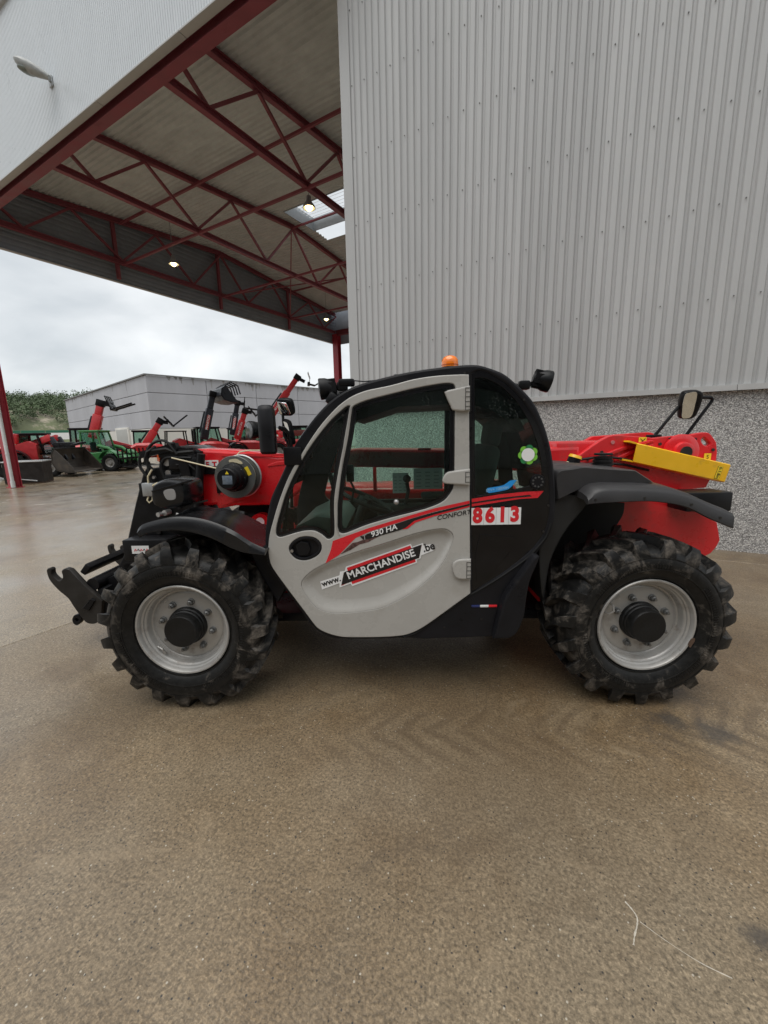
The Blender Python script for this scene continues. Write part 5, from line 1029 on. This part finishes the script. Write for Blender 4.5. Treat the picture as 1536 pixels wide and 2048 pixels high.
# headlight and inner wing
b = MB(); HLm = crom(G['headlight'], 4); ctr = Vector((-1.41, 1.295)); secs = []
for y, k in ((0.13, 0.72), (0.135, 0.86), (0.155, 0.96), (0.20, 1.0), (0.34, 1.0), (0.40, 0.8)): secs.append([(ctr.x+(p.x-ctr.x)*k, y, ctr.y+(p.y-ctr.y)*k) for p in HLm])
b.loft(secs); HL = b.build('headlight', mat('fender_black', (0, 0, 0)), T, ang=40)
me = plate_mesh('headlight_lens', [[(-1.43, 1.315), (-1.37, 1.325), (-1.365, 1.27), (-1.415, 1.265)]], 0.127, 0.006, 0.002); link('headlight_lens', finish(me, greyv), HL)
me = MB().box((0, 0, 0), (0.25, 0.03, 0.012), Matrix.Rotation(R(-14), 4, 'Y'), bev=0.004).mesh('trim', blackg); link('trim', me, HL, (-1.38, 0.14, 1.345))
plate('inner_wing', [G['fender_panel']], 0.28, 0.12, plastic, T, 0.012)
b = MB(); b.bar((-1.22, 0.27, 1.115), (-1.14, 0.27, 1.085), 0.01, 0.02); b.bar((-1.20, 0.27, 1.09), (-1.12, 0.27, 1.06), 0.01, 0.015); b.build('wing_slot', black, T)
for x, z in ((-1.09, 1.05), (-1.13, 1.035)): MB().cyl((x, 0.285, z), (x, 0.272, z), 0.010, seg=10).build('bolt', steel, T)
b = MB(); b.bar((-1.42, 0.26, 1.20), (-1.24, 0.26, 1.235), 0.02, 0.01); b.build('wing_stay', dirtysteel, T)
plate('wing_closing', [[(-1.0, 1.02, 1), (-0.80, 0.97, 1), (-0.76, 0.70, 1), (-0.82, 0.60, 1), (-0.92, 0.80, 1)]], 0.16, 0.4, plastic, T, 0.01)
b = MB(); b.bar((-1.55, 1.0, 0.93), (-1.0, 1.0, 0.90), 0.10, 0.05); b.cyl((-1.16, 0.96, 0.94), (-1.16, 1.04, 0.94), 0.075, seg=24); b.build('lift_ram_eye', red, T)
MB().cyl((-1.155, 0.953, 0.95), (-1.155, 0.950, 0.95), 0.035, seg=18).build('eye_bore', white, T)
MB().box((-1.19, 0.95, 0.87), (0.07, 0.01, 0.03)).build('eye_label', yelv, T)
# cable reel
def ylathe(name, prof, c, m, par, seg=40, ang=30):
    q = MB(); q.lathe(prof, seg); return q.build(name, m, par, c, (0, 0, R(-4)), ang)
reelg = mat('reel_grey', (0.16, 0.165, 0.16), 0.35, metal=0.5, var=0.15)
CR = ylathe('cable_reel', [(0.0, 0.10), (0.155, 0.10), (0.158, 0.095), (0.155, 0.088), (0.10, 0.085), (0.10, 0.02), (0.155, 0.004), (0.158, 0.0), (0.155, -0.005), (0.09, -0.004), (0.0, -0.004)], (-1.26, 0.79, 1.325), reelg, T)
ylathe('wound_cable', [(0.10, 0.085), (0.125, 0.08), (0.128, 0.05), (0.125, 0.02), (0.10, 0.015)], (0, 0, 0), cable, CR)
ylathe('reel_rim', [(0.150, 0.104), (0.160, 0.106), (0.163, 0.095), (0.156, 0.086)], (0.0, 0, 0.0), galv, CR)
ylathe('reel_motor', [(0.105, -0.004), (0.104, -0.035), (0.095, -0.04), (0.088, -0.075), (0.078, -0.08), (0.076, -0.115), (0.070, -0.122), (0.0, -0.122)], (0.0, 0, -0.0), black, CR)
for k in range(9):
    a = 2*math.pi*k/9; MB().cyl((0.090*math.cos(a), -0.037, 0.090*math.sin(a)), (0.090*math.cos(a), -0.046, 0.090*math.sin(a)), 0.006, seg=8).build('reel_screw', steel, CR)
MB().box((0.0, -0.123, -0.008), (0.075, 0.004, 0.062), bev=0.0015).build('rating_plate', mat('clear_grey', (0.16, 0.19, 0.23), 0.15, var=0.3, scale=40), CR)
MB().poly([(-0.014, -0.1235, 0.034), (0.014, -0.1235, 0.034), (0.0, -0.1235, 0.056), (-0.014, -0.120, 0.034), (0.014, -0.120, 0.034), (0.0, -0.120, 0.056)], [(0, 1, 2), (0, 3, 4, 1), (1, 4, 5, 2), (2, 5, 3, 0)]).build('warning_triangle', yelv, CR)
me = MB().box((0, 0, 0), (0.028, 0.003, 0.066), Matrix.Rotation(R(-25), 4, 'Y')).mesh('reel_label', yelv); RL = link('reel_label', me, CR, (0.105, -0.007, 0.045))
me = plate_mesh('reel_slot', [[(-0.03, 0.128), (0.02, 0.135), (0.06, 0.115), (0.07, 0.098), (0.05, 0.098), (0.0, 0.112), (-0.03, 0.112)]], -0.008, 0.003); link('reel_slot', finish(me, cable), CR)
b = MB(); b.tube([(-1.30, 0.80, 1.37), (-1.45, 0.80, 1.405), (-1.74, 0.83, 1.475)], 0.0055, 6); b.tube([(-1.28, 0.88, 1.47), (-1.25, 0.90, 1.505), (-1.18, 0.915, 1.515), (-1.08, 0.92, 1.513)], 0.0055, 6); b.build('reel_cable', cable, T)
b = MB(); b.bar((-1.62, 0.925, 1.37), (-1.42, 0.925, 1.37), 0.02, 0.06, (0, 0, 1)); b.box((-1.435, 0.92, 1.29), (0.05, 0.02, 0.20), bev=0.004); b.build('reel_guide', black, T)
ET = MB().box((-1.488, 0.927, 1.405), (0.112, 0.003, 0.083)).build('reel_sign', white, BM)
text('lettering', 'E', -1.517, 0.924, 1.412, 0.055, redv, ET, off=0.002, sx=0.9); text('lettering', 'T', -1.463, 0.924, 1.412, 0.055, redv, ET, off=0.002, sx=1.1); text('lettering', 'ELECTRO', -1.487, 0.924, 1.372, 0.016, redv, ET, off=0.0002, sx=1.3)
MB().cyl((-1.42, 0.93, 1.19), (-1.42, 0.91, 1.19), 0.014, seg=10).build('boom_plug', red, BM)
plate('boom_skirt', [[(-1.43, 1.10), (-1.30, 1.13), (-1.22, 1.16, 1), (-1.22, 1.19, 1), (-1.43, 1.19, 1)]], 0.915, 0.02, red, BM, 0.004)
for x in (-0.55, 0.15, 0.55): MB().box((x, 0.925, 1.497), (0.10, 0.012, 0.018), bev=0.004).build('boom_tab', red, BM)
b = MB(); b.bar((-1.35, 1.12, 1.08), (-0.3, 1.12, 0.82), 0.11, 0.11); b.bar((-0.9, 1.12, 0.97), (0.9, 1.12, 0.9), 0.14, 0.14); b.build('lift_ram', black, T)
b = MB(); b.box((0.0, 1.60, 0.86), (2.0, 0.52, 0.60), bev=0.06, seg=3); b.build('engine_cover', red, T)

# small fittings on the boom heel and bonnet
for q in ([(1.30, 0.86, 1.40), (1.45, 0.85, 1.42), (1.60, 0.85, 1.40), (1.75, 0.86, 1.36), (1.95, 0.87, 1.33)], [(1.28, 0.86, 1.36), (1.45, 0.85, 1.375), (1.62, 0.85, 1.355), (1.80, 0.86, 1.31)]):
    MB().tube(q, 0.010, 6).build('hydraulic_hose', rubber, T)
for x, z in ((1.88, 1.50), (1.95, 1.535), (2.13, 1.53), (2.20, 1.36), (1.46, 1.45), (1.36, 1.40), (2.27, 1.45)): MB().cyl((x, 0.892, z), (x, 0.878, z), 0.011, seg=6).build('bolt', dirtysteel, T)
for x, z in ((0.99, 1.27), (1.25, 1.275), (1.50, 1.235), (1.66, 1.16)): MB().cyl((x, -0.028, z-0.025), (x, -0.020, z-0.025), 0.007, seg=8).build('fender_bolt', dirtysteel, T)
for x, z in ((-0.72, 1.15), (-0.62, 1.45), (-0.36, 1.72), (0.30, 1.925), (0.62, 1.78), (0.78, 1.20), (0.76, 1.05), (0.42, 0.52), (0.20, 0.47)): MB().cyl((x, YF-0.004, z), (x, YF+0.004, z), 0.006, seg=8).build('frame_screw', dirtysteel, T)
# ------------------------------------------------------------------ machines parked across the yard
def bg_wheel_meshes():
    b = MB(); b.lathe([(0.30, 0.0), (0.34, -0.03), (0.50, -0.05), (0.57, -0.02), (0.58, 0.17), (0.57, 0.36), (0.50, 0.39), (0.34, 0.37), (0.30, 0.34)], 30)
    for i in range(18):
        a = 2*math.pi*i/18
        for s_ in (0, 1):
            y0, y1 = (-0.03, 0.18) if s_ == 0 else (0.37, 0.16); a0 = a+(0.17 if s_ else 0)
            secs = []
            for y, da in ((y0, 0), (y1, 0.22)):
                secs.append([(r*math.cos(a0+da+w), y, r*math.sin(a0+da+w)) for r, w in ((0.55, -0.06), (0.62, -0.045), (0.62, 0.045), (0.55, 0.06))])
            b.loft(secs)
    ty = b.mesh('tyre', rubber, 30)
    b = MB(); b.lathe([(0.32, 0.01), (0.315, -0.01), (0.29, 0.0), (0.27, 0.05), (0.25, 0.08), (0.12, 0.08), (0.11, 0.0), (0.0, -0.01)], 24); rm = b.mesh('wheel', silver, 30)
    return ty, rm
BTY, BRM = bg_wheel_meshes()
def bwheel(e, x, y, sc_=1.0, far=False, m=None):
    w = link('wheel', BRM, e, (x, y, 0.61*sc_), (0, random.random()*6, R(180) if far else 0)); w.scale = (sc_,)*3
    link('tyre', BTY, w); return w
def cabin(e, x0, x1, y0, y1, z0, z1, frame, slope=0.25):
    """cab: floor frame, four posts, roof, panes"""
    P = {}
    for sx, x in (('f', x1), ('r', x0)):
        for sy, y in (('a', y0), ('b', y1)):
            P[sx+sy] = ((x, y, z0), (x-(slope if sx == 'f' else -0.06), y+(0.05 if sy == 'a' else -0.05), z1))
    fr_ = MB()
    for a, c in P.values(): fr_.bar(a, c, 0.08, 0.08)
    for k in (0, 1):
        for a, c in (('fa', 'fb'), ('fb', 'rb'), ('rb', 'ra'), ('ra', 'fa')): fr_.bar(P[a][k], P[c][k], 0.07, 0.07)
    f_ = fr_.build('cab', frame, e)
    MB().box(((x0+x1)/2-slope/2+0.03, (y0+y1)/2, z1+0.05), (x1-x0-slope+0.16, y1-y0+0.02, 0.10), bev=0.03).build('cab_roof', frame, f_)
    for a, c in (('fa', 'fb'), ('fb', 'rb'), ('rb', 'ra'), ('ra', 'fa')):
        MB().poly([P[a][0], P[c][0], P[c][1], P[a][1]], [(0, 1, 2, 3)]).build('pane', BGG, f_)
    MB().box((x0+0.35, (y0+y1)/2, z0+0.35), (0.14, 0.4, 0.7), bev=0.04).build('seat', fabric, f_)
    return f_
BGG = glass('far_pane', (0.55, 0.72, 0.66), 0.9, 0.03)
def fork_carriage(e, p, d, up, n=2, L=1.1, w=1.0, m=None, name='fork_carriage'):
    """carriage plate with tines; d = tine direction, up = carriage up, in local axes"""
    m = m or black; d, up, p = Vector(d).normalized(), Vector(up).normalized(), Vector(p); sx = d.cross(up).normalized(); up = sx.cross(d)
    b = MB()
    for o in (0.0, 0.22, 0.45): b.bar(p-sx*w/2+up*o, p+sx*w/2+up*o, 0.09, 0.12, up)
    for k in (-0.45, -0.15, 0.15, 0.45): b.bar(p+sx*w*k, p+sx*w*k+up*0.75, 0.05, 0.05, d)
    b.bar(p-sx*w*0.45+up*0.75, p+sx*w*0.45+up*0.75, 0.05, 0.05, up)
    c = b.build(name, m, e)
    for k in [(-0.32, 0.32), (-0.36, 0, 0.36)][n-2] if n < 4 else [-0.4+0.8*i/(n-1) for i in range(n)]:
        a = p+sx*w*k; MB().bar(a, a+d*L, 0.13, 0.08, up).bar(a, a+up*0.5, 0.13, 0.08, d).build('fork', m, c)
    return c
def boom_parts(e, a, c, w0, col, lbl=None, inner=None, split=0.68):
    a, c = Vector(a), Vector(c); d = c-a; m_ = a+d*split; side = Vector((d.x, d.y, 0)); side = side.normalized() if side.length > 0.05 else Vector((1, 0, 0)); up = d.cross(Vector((side.y, -side.x, 0))).normalized()
    bm_ = MB().bar(a, m_, w0, w0*1.25, up, bev=0.03).build('boom', col, e)
    MB().bar(a+d*(split-0.04), c, w0*0.72, w0*0.95, up, bev=0.02).build('boom_extension', inner or col, bm_)
    MB().bar(c-d.normalized()*0.15, c+d.normalized()*0.22, w0*0.9, w0*1.2, up, bev=0.03).build('boom_nose', black, bm_)
    MB().bar(a+d*0.12-up*w0*0.9, a+d*0.6-up*w0*0.8, 0.09, 0.09).build('lift_ram', darkboom, bm_)
    if lbl:
        sx = d.normalized().cross(up).normalized()
        for s_ in (-1, 1):
            q = a+d*0.38+sx*s_*(w0/2+0.004); MB().bar(q-d*0.16, q+d*0.16, 0.004, w0*0.55, up).build('boom_decal', lbl, bm_)
            me = text_mesh('MANITOU', w0*0.5, off=0.004, sx=1.15, ext=0.002); n3 = sx*s_; x3 = d.normalized()*(1 if s_ > 0 else 1); z3 = n3; y3 = z3.cross(x3)
            me.transform(Matrix(((x3.x, y3.x, z3.x, q.x+n3.x*0.006), (x3.y, y3.y, z3.y, q.y+n3.y*0.006), (x3.z, y3.z, z3.z, q.z+n3.z*0.006), (0, 0, 0, 1)))); link('lettering', finish(me, white), bm_)
    return bm_
def fenders(e, m, xs=(-1.35, 1.35), ys=(-0.98, 0.98), r=0.68):
    for x in xs:
        for y in ys:
            s_ = [[(x+rr*math.cos(a), y+dy, 0.61+rr*math.sin(a)) for rr, dy in ((r, -0.2), (r+0.04, -0.2), (r+0.04, 0.2), (r, 0.2))] for a in [R(15+15*k) for k in range(11)]]
            MB().loft(s_).build('fender', m, e)
def telehandler_far(lab, px, py, yaw, col, elev=30, L=4.0, att='forks', tilt=20, decal=None, boomcol=None, pivot=(-1.5, 0, 1.75), turn=0, sc_=1.0, cabh=2.25):
    e = empty('parked_telehandler', (px, py, 0), yaw); tag(e, lab, 'telehandler', 'machines parked across the yard'); e.scale = (sc_,)*3
    b = MB(); b.loft([[(x, y, z) for y, z in ((-0.45, z0), (-0.5, (z0+z1)/2), (-0.45, z1), (0.45, z1), (0.5, (z0+z1)/2), (0.45, z0))] for x, z0, z1 in ((-2.2, 0.8, 1.5), (-1.9, 0.55, 1.65), (-0.6, 0.5, 1.2), (1.0, 0.5, 1.1), (1.9, 0.6, 1.0))]); b.build('chassis', col, e)
    b = MB(); b.loft([[(x, y, z) for y, z in ((-1.05, 0.75), (-1.08, h*0.9), (-0.95, h), (-0.45, h), (-0.40, 0.75))] for x, h in ((-0.9, 1.25), (-0.6, 1.42), (0.3, 1.40), (0.8, 1.28), (0.95, 1.05))]); b.build('engine_cover', col, e, ang=45)
    cabin(e, -0.75, 0.85, 0.25, 1.05, 1.0, cabh, black)
    MB().box((0.05, 0.66, 0.78), (1.5, 0.8, 0.5), bev=0.05).build('cab_base', black, e)
    for x in (-1.35, 1.35):
        bwheel(e, x, -1.12); bwheel(e, x, 1.12, far=True)
    fenders(e, black)
    tr = R(elev); d = Vector((math.cos(tr)*math.cos(R(turn)), math.cos(tr)*math.sin(R(turn)), math.sin(tr))); a = Vector(pivot); c = a+d*L
    bm_ = boom_parts(e, a, c, 0.36, boomcol or col, decal)
    h = Vector((math.cos(R(turn)), math.sin(R(turn)), 0)); td = h*math.cos(R(tilt))+Vector((0, 0, math.sin(R(tilt)))); up = -h*math.sin(R(tilt))+Vector((0, 0, math.cos(R(tilt))))
    if att == 'forks':
        MB().bar(c, c+h*0.45-Vector((0, 0, 0.05)), 0.3, 0.22).build('tilt_head', black, bm_); fork_carriage(e, c+h*0.5-up*0.35, td, up)
    elif att == 'bucket':
        p = c+h*0.5; secs = []
        sx = Vector((-h.y, h.x, 0))
        prof = [(0.0, 0.5), (-0.25, 0.3), (-0.3, -0.1), (-0.1, -0.4), (0.3, -0.5), (0.8, -0.5), (0.8, -0.46), (0.3, -0.45), (-0.05, -0.35), (-0.22, -0.08), (-0.18, 0.28), (0.03, 0.46)]
        bk = MB(); bk.loft([[p+td*u+up*v+sx*s_ for u, v in prof] for s_ in (-1.15, 1.15)]); B0 = bk.build('bucket', darkboom, e)
        for s_ in (-1.15, 1.15): MB().poly([p+td*u+up*v+sx*s_ for u, v in prof[:6]]+[p+td*u+up*v+sx*(s_*0.97) for u, v in prof[:6]], [(0, 1, 2, 3, 4, 5), (11, 10, 9, 8, 7, 6)]+[(i, i+6, (i+1) % 6+6, (i+1) % 6) for i in range(6)]).build('bucket_cheek', darkboom, B0)
        for k in range(5):
            s_ = -1.0+0.5*k; MB().tube([p+up*0.5+sx*s_, p+up*0.75+td*0.35+sx*s_, p+up*0.55+td*0.8+sx*s_, p+up*0.05+td*0.95+sx*s_], 0.045, 6).build('grab_tine', darkboom, B0)
        MB().tube([p+up*0.62+td*0.7-sx*1.0, p+up*0.62+td*0.7+sx*1.0], 0.05, 6).build('grab_bar', darkboom, B0)
    elif att == 'hooks':
        MB().bar(c, c+h*0.5-Vector((0, 0, 0.25)), 0.22, 0.2).build('tilt_head', black, bm_); q = c+h*0.75-Vector((0, 0, 0.4))
        ck = MB().bar(q-Vector((h.y, -h.x, 0))*0.4, q+Vector((h.y, -h.x, 0))*0.4, 0.16, 0.2).build('claw', darkboom, e)
        for k in range(4):
            o = Vector((h.y, -h.x, 0))*(-0.35+0.23*k); MB().tube([q+o, q+o+h*0.1+Vector((0, 0, 0.35)), q+o-h*0.02+Vector((0, 0, 0.75))], 0.022, 6).build('tine', white, ck)
            MB().tube([q+o, q+o+h*0.4-Vector((0, 0, 0.1)), q+o+h*0.65+Vector((0, 0, 0.05))], 0.025, 6).build('tine', darkboom, ck)
    return e
DEC = mat('boom_red_decal', (0.45, 0.05, 0.04), 0.4)
vx = lambda x, y: math.atan2(-(x+0.09), y+2.2)          # yaw that puts the machine broadside, nose to the right
# raised red boom behind the loader
telehandler_far('red telehandler behind the wide bucket, its red boom raised almost upright with black forks', -17.6, 21.0, vx(-17, 20)+R(-20), redfar, 72, 2.0, 'forks', 18, pivot=(0.5, 0, 1.75))
telehandler_far('red telehandler beside the green machine, boom slanting up to a pair of black fork tines', -15.5, 23.6, vx(-15.5, 23), redfar, 56, 2.1, 'forks', 38, pivot=(-0.35, -0.2, 0.95), cabh=2.1)
telehandler_far('tall dark grey boom carrying a black grab bucket, with a red decal on the boom', -11.9, 24.6, vx(-12, 24.6)+R(14), redfar, 74, 2.9, 'bucket', -3, DEC, darkboom, pivot=(-0.45, -0.1, 1.55))
telehandler_far('telehandler with a slim dark grey boom just behind the one holding the grab bucket', -11.8, 29.2, vx(-11.8, 29), redfar, 77, 2.4, 'forks', -8, DEC, darkboom, pivot=(-0.4, 0, 1.8))
telehandler_far('red telehandler with boom raised and forks pointing right, right of the dark grey booms', -10.2, 27.2, vx(-10.5, 27), redfar, 70, 2.0, 'forks', 35, redv, pivot=(-0.9, 0, 1.5))
telehandler_far('red telehandler with a long slanting boom ending in a claw of thin tines', -6.6, 26.4, vx(-7, 26.2), redfar, 53, 3.6, 'hooks', 0, redv, pivot=(-2.0, 0, 2.6))
telehandler_far('telehandler partly hidden behind the red column at the left edge', -18.4, 15.6, vx(-17.6, 15.4)+R(165), redfar, 8, 2.9, 'forks', 20, cabh=2.2)
# a pair of low cabs in the second row
telehandler_far('red telehandler with lowered boom in the back row, below the grab bucket', -10.0, 29.6, vx(-10, 29)+R(40), redfar, 4, 3.4, 'none', 0)
telehandler_far('red telehandler with lowered boom at the back, half hidden behind the black side mirror', -7.8, 31.0, vx(-8, 31)+R(30), redfar, 4, 3.4, 'none', 0)
# green machine with a bale-fork frame
e = empty('green_handler', (-15.7, 19.9, 0), vx(-15, 19.4)+R(-35)); tag(e, 'green cabbed handler with glazed cab and a barred black bale fork in front', 'handler', 'machines parked across the yard')
e.scale = (0.9,)*3
cabin(e, -1.0, 0.35, -0.55, 0.55, 1.0, 2.3, greenp, 0.3)
b = MB(); b.loft([[(x, y, z) for y, z in ((-w, z0), (-w, z1-0.1), (-w*0.75, z1), (w*0.75, z1), (w, z1-0.1), (w, z0))] for x, w, z0, z1 in ((-1.9, 0.5, 0.7, 1.2), (-1.0, 0.6, 0.5, 1.1), (0.3, 0.6, 0.5, 1.2), (0.9, 0.5, 0.55, 1.05), (1.5, 0.4, 0.6, 0.8))]); b.build('body', greenp, e)
for s_ in (-1, 1):
    MB().tube([(0.1, 0.62*s_, 1.5), (0.7, 0.62*s_, 1.35), (1.3, 0.62*s_, 0.9), (1.6, 0.62*s_, 0.5)], 0.09, 8).build('loader_arm', greenp, e)
    bwheel(e, -1.1, -0.95*s_ if s_ > 0 else 0.95, 0.85, s_ < 0); bwheel(e, 0.9, -0.95*s_ if s_ > 0 else 0.95, 0.85, s_ < 0)
fenders(e, greenp, (-1.1, 0.9), (-0.85, 0.85), 0.58)
bf = MB(); bf.bar((1.75, -1.5, 0.35), (1.75, 1.5, 0.35), 0.1, 0.12); bf.bar((1.75, -1.5, 0.75), (1.75, 1.5, 0.75), 0.08, 0.1); bf.bar((1.75, -1.5, 1.0), (1.75, 1.5, 1.0), 0.06, 0.06); BF = bf.build('bale_fork', black, e)
for k in range(8): MB().bar((1.75, -1.4+0.4*k, 0.3), (1.75, -1.4+0.4*k, 1.3), 0.06, 0.06).build('upright', black, BF)
for k in range(6): MB().cyl((1.78, -1.25+0.5*k, 0.3), (2.6, -1.25+0.5*k, 0.22), 0.04, 0.012, 8).build('tine', black, BF)
# red articulated loader with a wide dirty bucket
e = empty('wheel_loader', (-16.75, 17.1, 0), vx(-15.7, 16.9)+R(-32)); tag(e, 'red wheel loader with a wide dark dirty bucket, left of the green handler', 'loader', 'machines parked across the yard')
e.scale = (0.88,)*3
b = MB(); b.loft([[(x, y, z) for y, z in ((-w, z0), (-w*1.05, (z0+z1)/2), (-w, z1-0.12), (-w*0.7, z1), (w*0.7, z1), (w, z1-0.12), (w*1.05, (z0+z1)/2), (w, z0))] for x, w, z0, z1 in ((-2.1, 0.35, 0.85, 1.25), (-1.95, 0.55, 0.7, 1.42), (-1.3, 0.68, 0.6, 1.48), (-0.5, 0.68, 0.6, 1.36), (0.1, 0.5, 0.5, 1.0))]); b.build('bonnet', redfar, e, ang=50)
cabin(e, -0.85, 0.45, -0.5, 0.5, 1.2, 2.2, black)
for s_ in (-1, 1):
    MB().bar((-0.6, 0.3*s_, 1.55), (0.75, 0.3*s_, 2.05), 0.2, 0.34, bev=0.03).build('arm', redfar, e); MB().bar((0.75, 0.3*s_, 2.05), (1.35, 0.3*s_, 0.85), 0.16, 0.26, bev=0.03).build('arm', darkboom, e)
    bwheel(e, -1.15, -0.85 if s_ > 0 else 0.85, 0.8, s_ < 0); bwheel(e, 0.85, -0.85 if s_ > 0 else 0.85, 0.8, s_ < 0)
fenders(e, redfar, (-1.15,), (-0.8, 0.8), 0.55)
MB().box((0.5, 0, 0.72), (1.2, 0.7, 0.45), bev=0.05).build('front_frame', darkboom, e)
prof = [(1.45, 1.45), (1.28, 1.2), (1.25, 0.75), (1.4, 0.38), (1.8, 0.25), (2.3, 0.22), (2.3, 0.26), (1.8, 0.30), (1.43, 0.43), (1.31, 0.76), (1.34, 1.18), (1.5, 1.43)]
bk = MB(); bk.loft([[(x, y, z) for x, z in prof] for y in (-1.3, 1.3)]); bktm = mat('bucket_brown', (0.055, 0.045, 0.036), 0.5, var=0.5, scale=3, dirt=((0.12, 0.095, 0.07), 0.55, 3, 0.2)); BK = bk.build('bucket', bktm, e)
for y in (-1.3, 1.27): plm = plate_mesh('bucket_cheek', [[(1.45, 1.46, 1), (1.26, 1.2, 1), (1.23, 0.75, 1), (1.4, 0.36, 1), (1.8, 0.23, 1), (2.3, 0.2, 1), (2.2, 0.5, 1), (1.75, 1.1, 1)]], y, 0.04); link('bucket_cheek', finish(plm, bktm), BK)
MB().box((1.47, 0, 1.47), (0.12, 2.6, 0.06), bev=0.01).build('bucket_rim', dirtysteel, BK)
b = MB(); b.box((1.2, 0.0, 1.62), (0.35, 1.3, 0.34), bev=0.05); b.bar((1.3, -0.9, 1.45), (1.6, 0.9, 1.75), 0.12, 0.1); b.bar((1.3, 0.5, 1.6), (1.6, 1.2, 1.75), 0.12, 0.1); b.build('grab', black, BK)
# orange forklift with a tall mast
e = empty('forklift', (-13.35, 23.2, 0), vx(-13.3, 23.2)+R(8)); tag(e, 'forklift with orange bodywork, black mast and overhead guard, left of the dark grey boom', 'forklift', 'machines parked across the yard')
b = MB(); b.loft([[(x, y, z) for y, z in ((-0.5, 0.3), (-0.55, z1-0.15), (-0.4, z1), (0.4, z1), (0.55, z1-0.15), (0.5, 0.3))] for x, z1 in ((-1.2, 0.9), (-1.0, 1.15), (-0.2, 1.1), (0.0, 0.7), (0.7, 0.65))]); b.build('body', orangep, e, ang=45)
gd = MB()
for x, y in ((-0.7, -0.45), (-0.7, 0.45), (0.5, -0.45), (0.5, 0.45)): gd.bar((x, y, 0.9), (x*0.85, y*0.95, 2.05), 0.07, 0.07)
gd.box((-0.08, 0, 2.07), (1.15, 0.95, 0.06), bev=0.01); gd.build('overhead_guard', black, e)
ms_ = MB()
for y in (-0.35, 0.35): ms_.bar((0.95, y, 0.1), (0.95, y, 2.2), 0.1, 0.14)
for z in (0.4, 1.2, 2.15): ms_.bar((0.95, -0.35, z), (0.95, 0.35, z), 0.1, 0.08)
ms_.build('mast', black, e); fork_carriage(e, (1.1, 0, 0.25), (1, 0, 0), (0, 0, 1), 2, 1.0, 0.8)
MB().box((-0.35, 0, 1.25), (0.5, 0.5, 0.35), bev=0.06).build('seat', fabric, e)
for x in (-0.8, 0.65):
    bwheel(e, x, -0.62, 0.5); bwheel(e, x, 0.62, 0.5, True)
# open steel box by the column
e = empty('steel_box', (-14.75, 14.0, 0), vx(-14.75, 14.0)+R(-18)); tag(e, 'rusty open steel box standing on the ground beside the red column', 'steel box')
b = MB(); b.box((0, 0, 0.05), (1.25, 1.0, 0.08)); b.build('base', rust, e)
for c_, s_ in (((0, -0.5, 0.45), (1.25, 0.03, 0.8)), ((0, 0.5, 0.45), (1.25, 0.03, 0.8)), ((-0.61, 0, 0.45), (0.03, 0.97, 0.8)), ((0.61, 0, 0.45), (0.03, 0.97, 0.8))): MB().box(c_, s_).build('side', dirtysteel, e)
MB().tube([(-0.63, -0.52, 0.86), (0.63, -0.52, 0.86), (0.63, 0.52, 0.86), (-0.63, 0.52, 0.86), (-0.63, -0.52, 0.86)], 0.03, 6).build('rim', galv, e)
MB().tube([(-0.45, -0.54, 0.5), (-0.2, -0.55, 0.2), (0.4, -0.55, 0.1)], 0.025, 6).build('hose', galv, e)
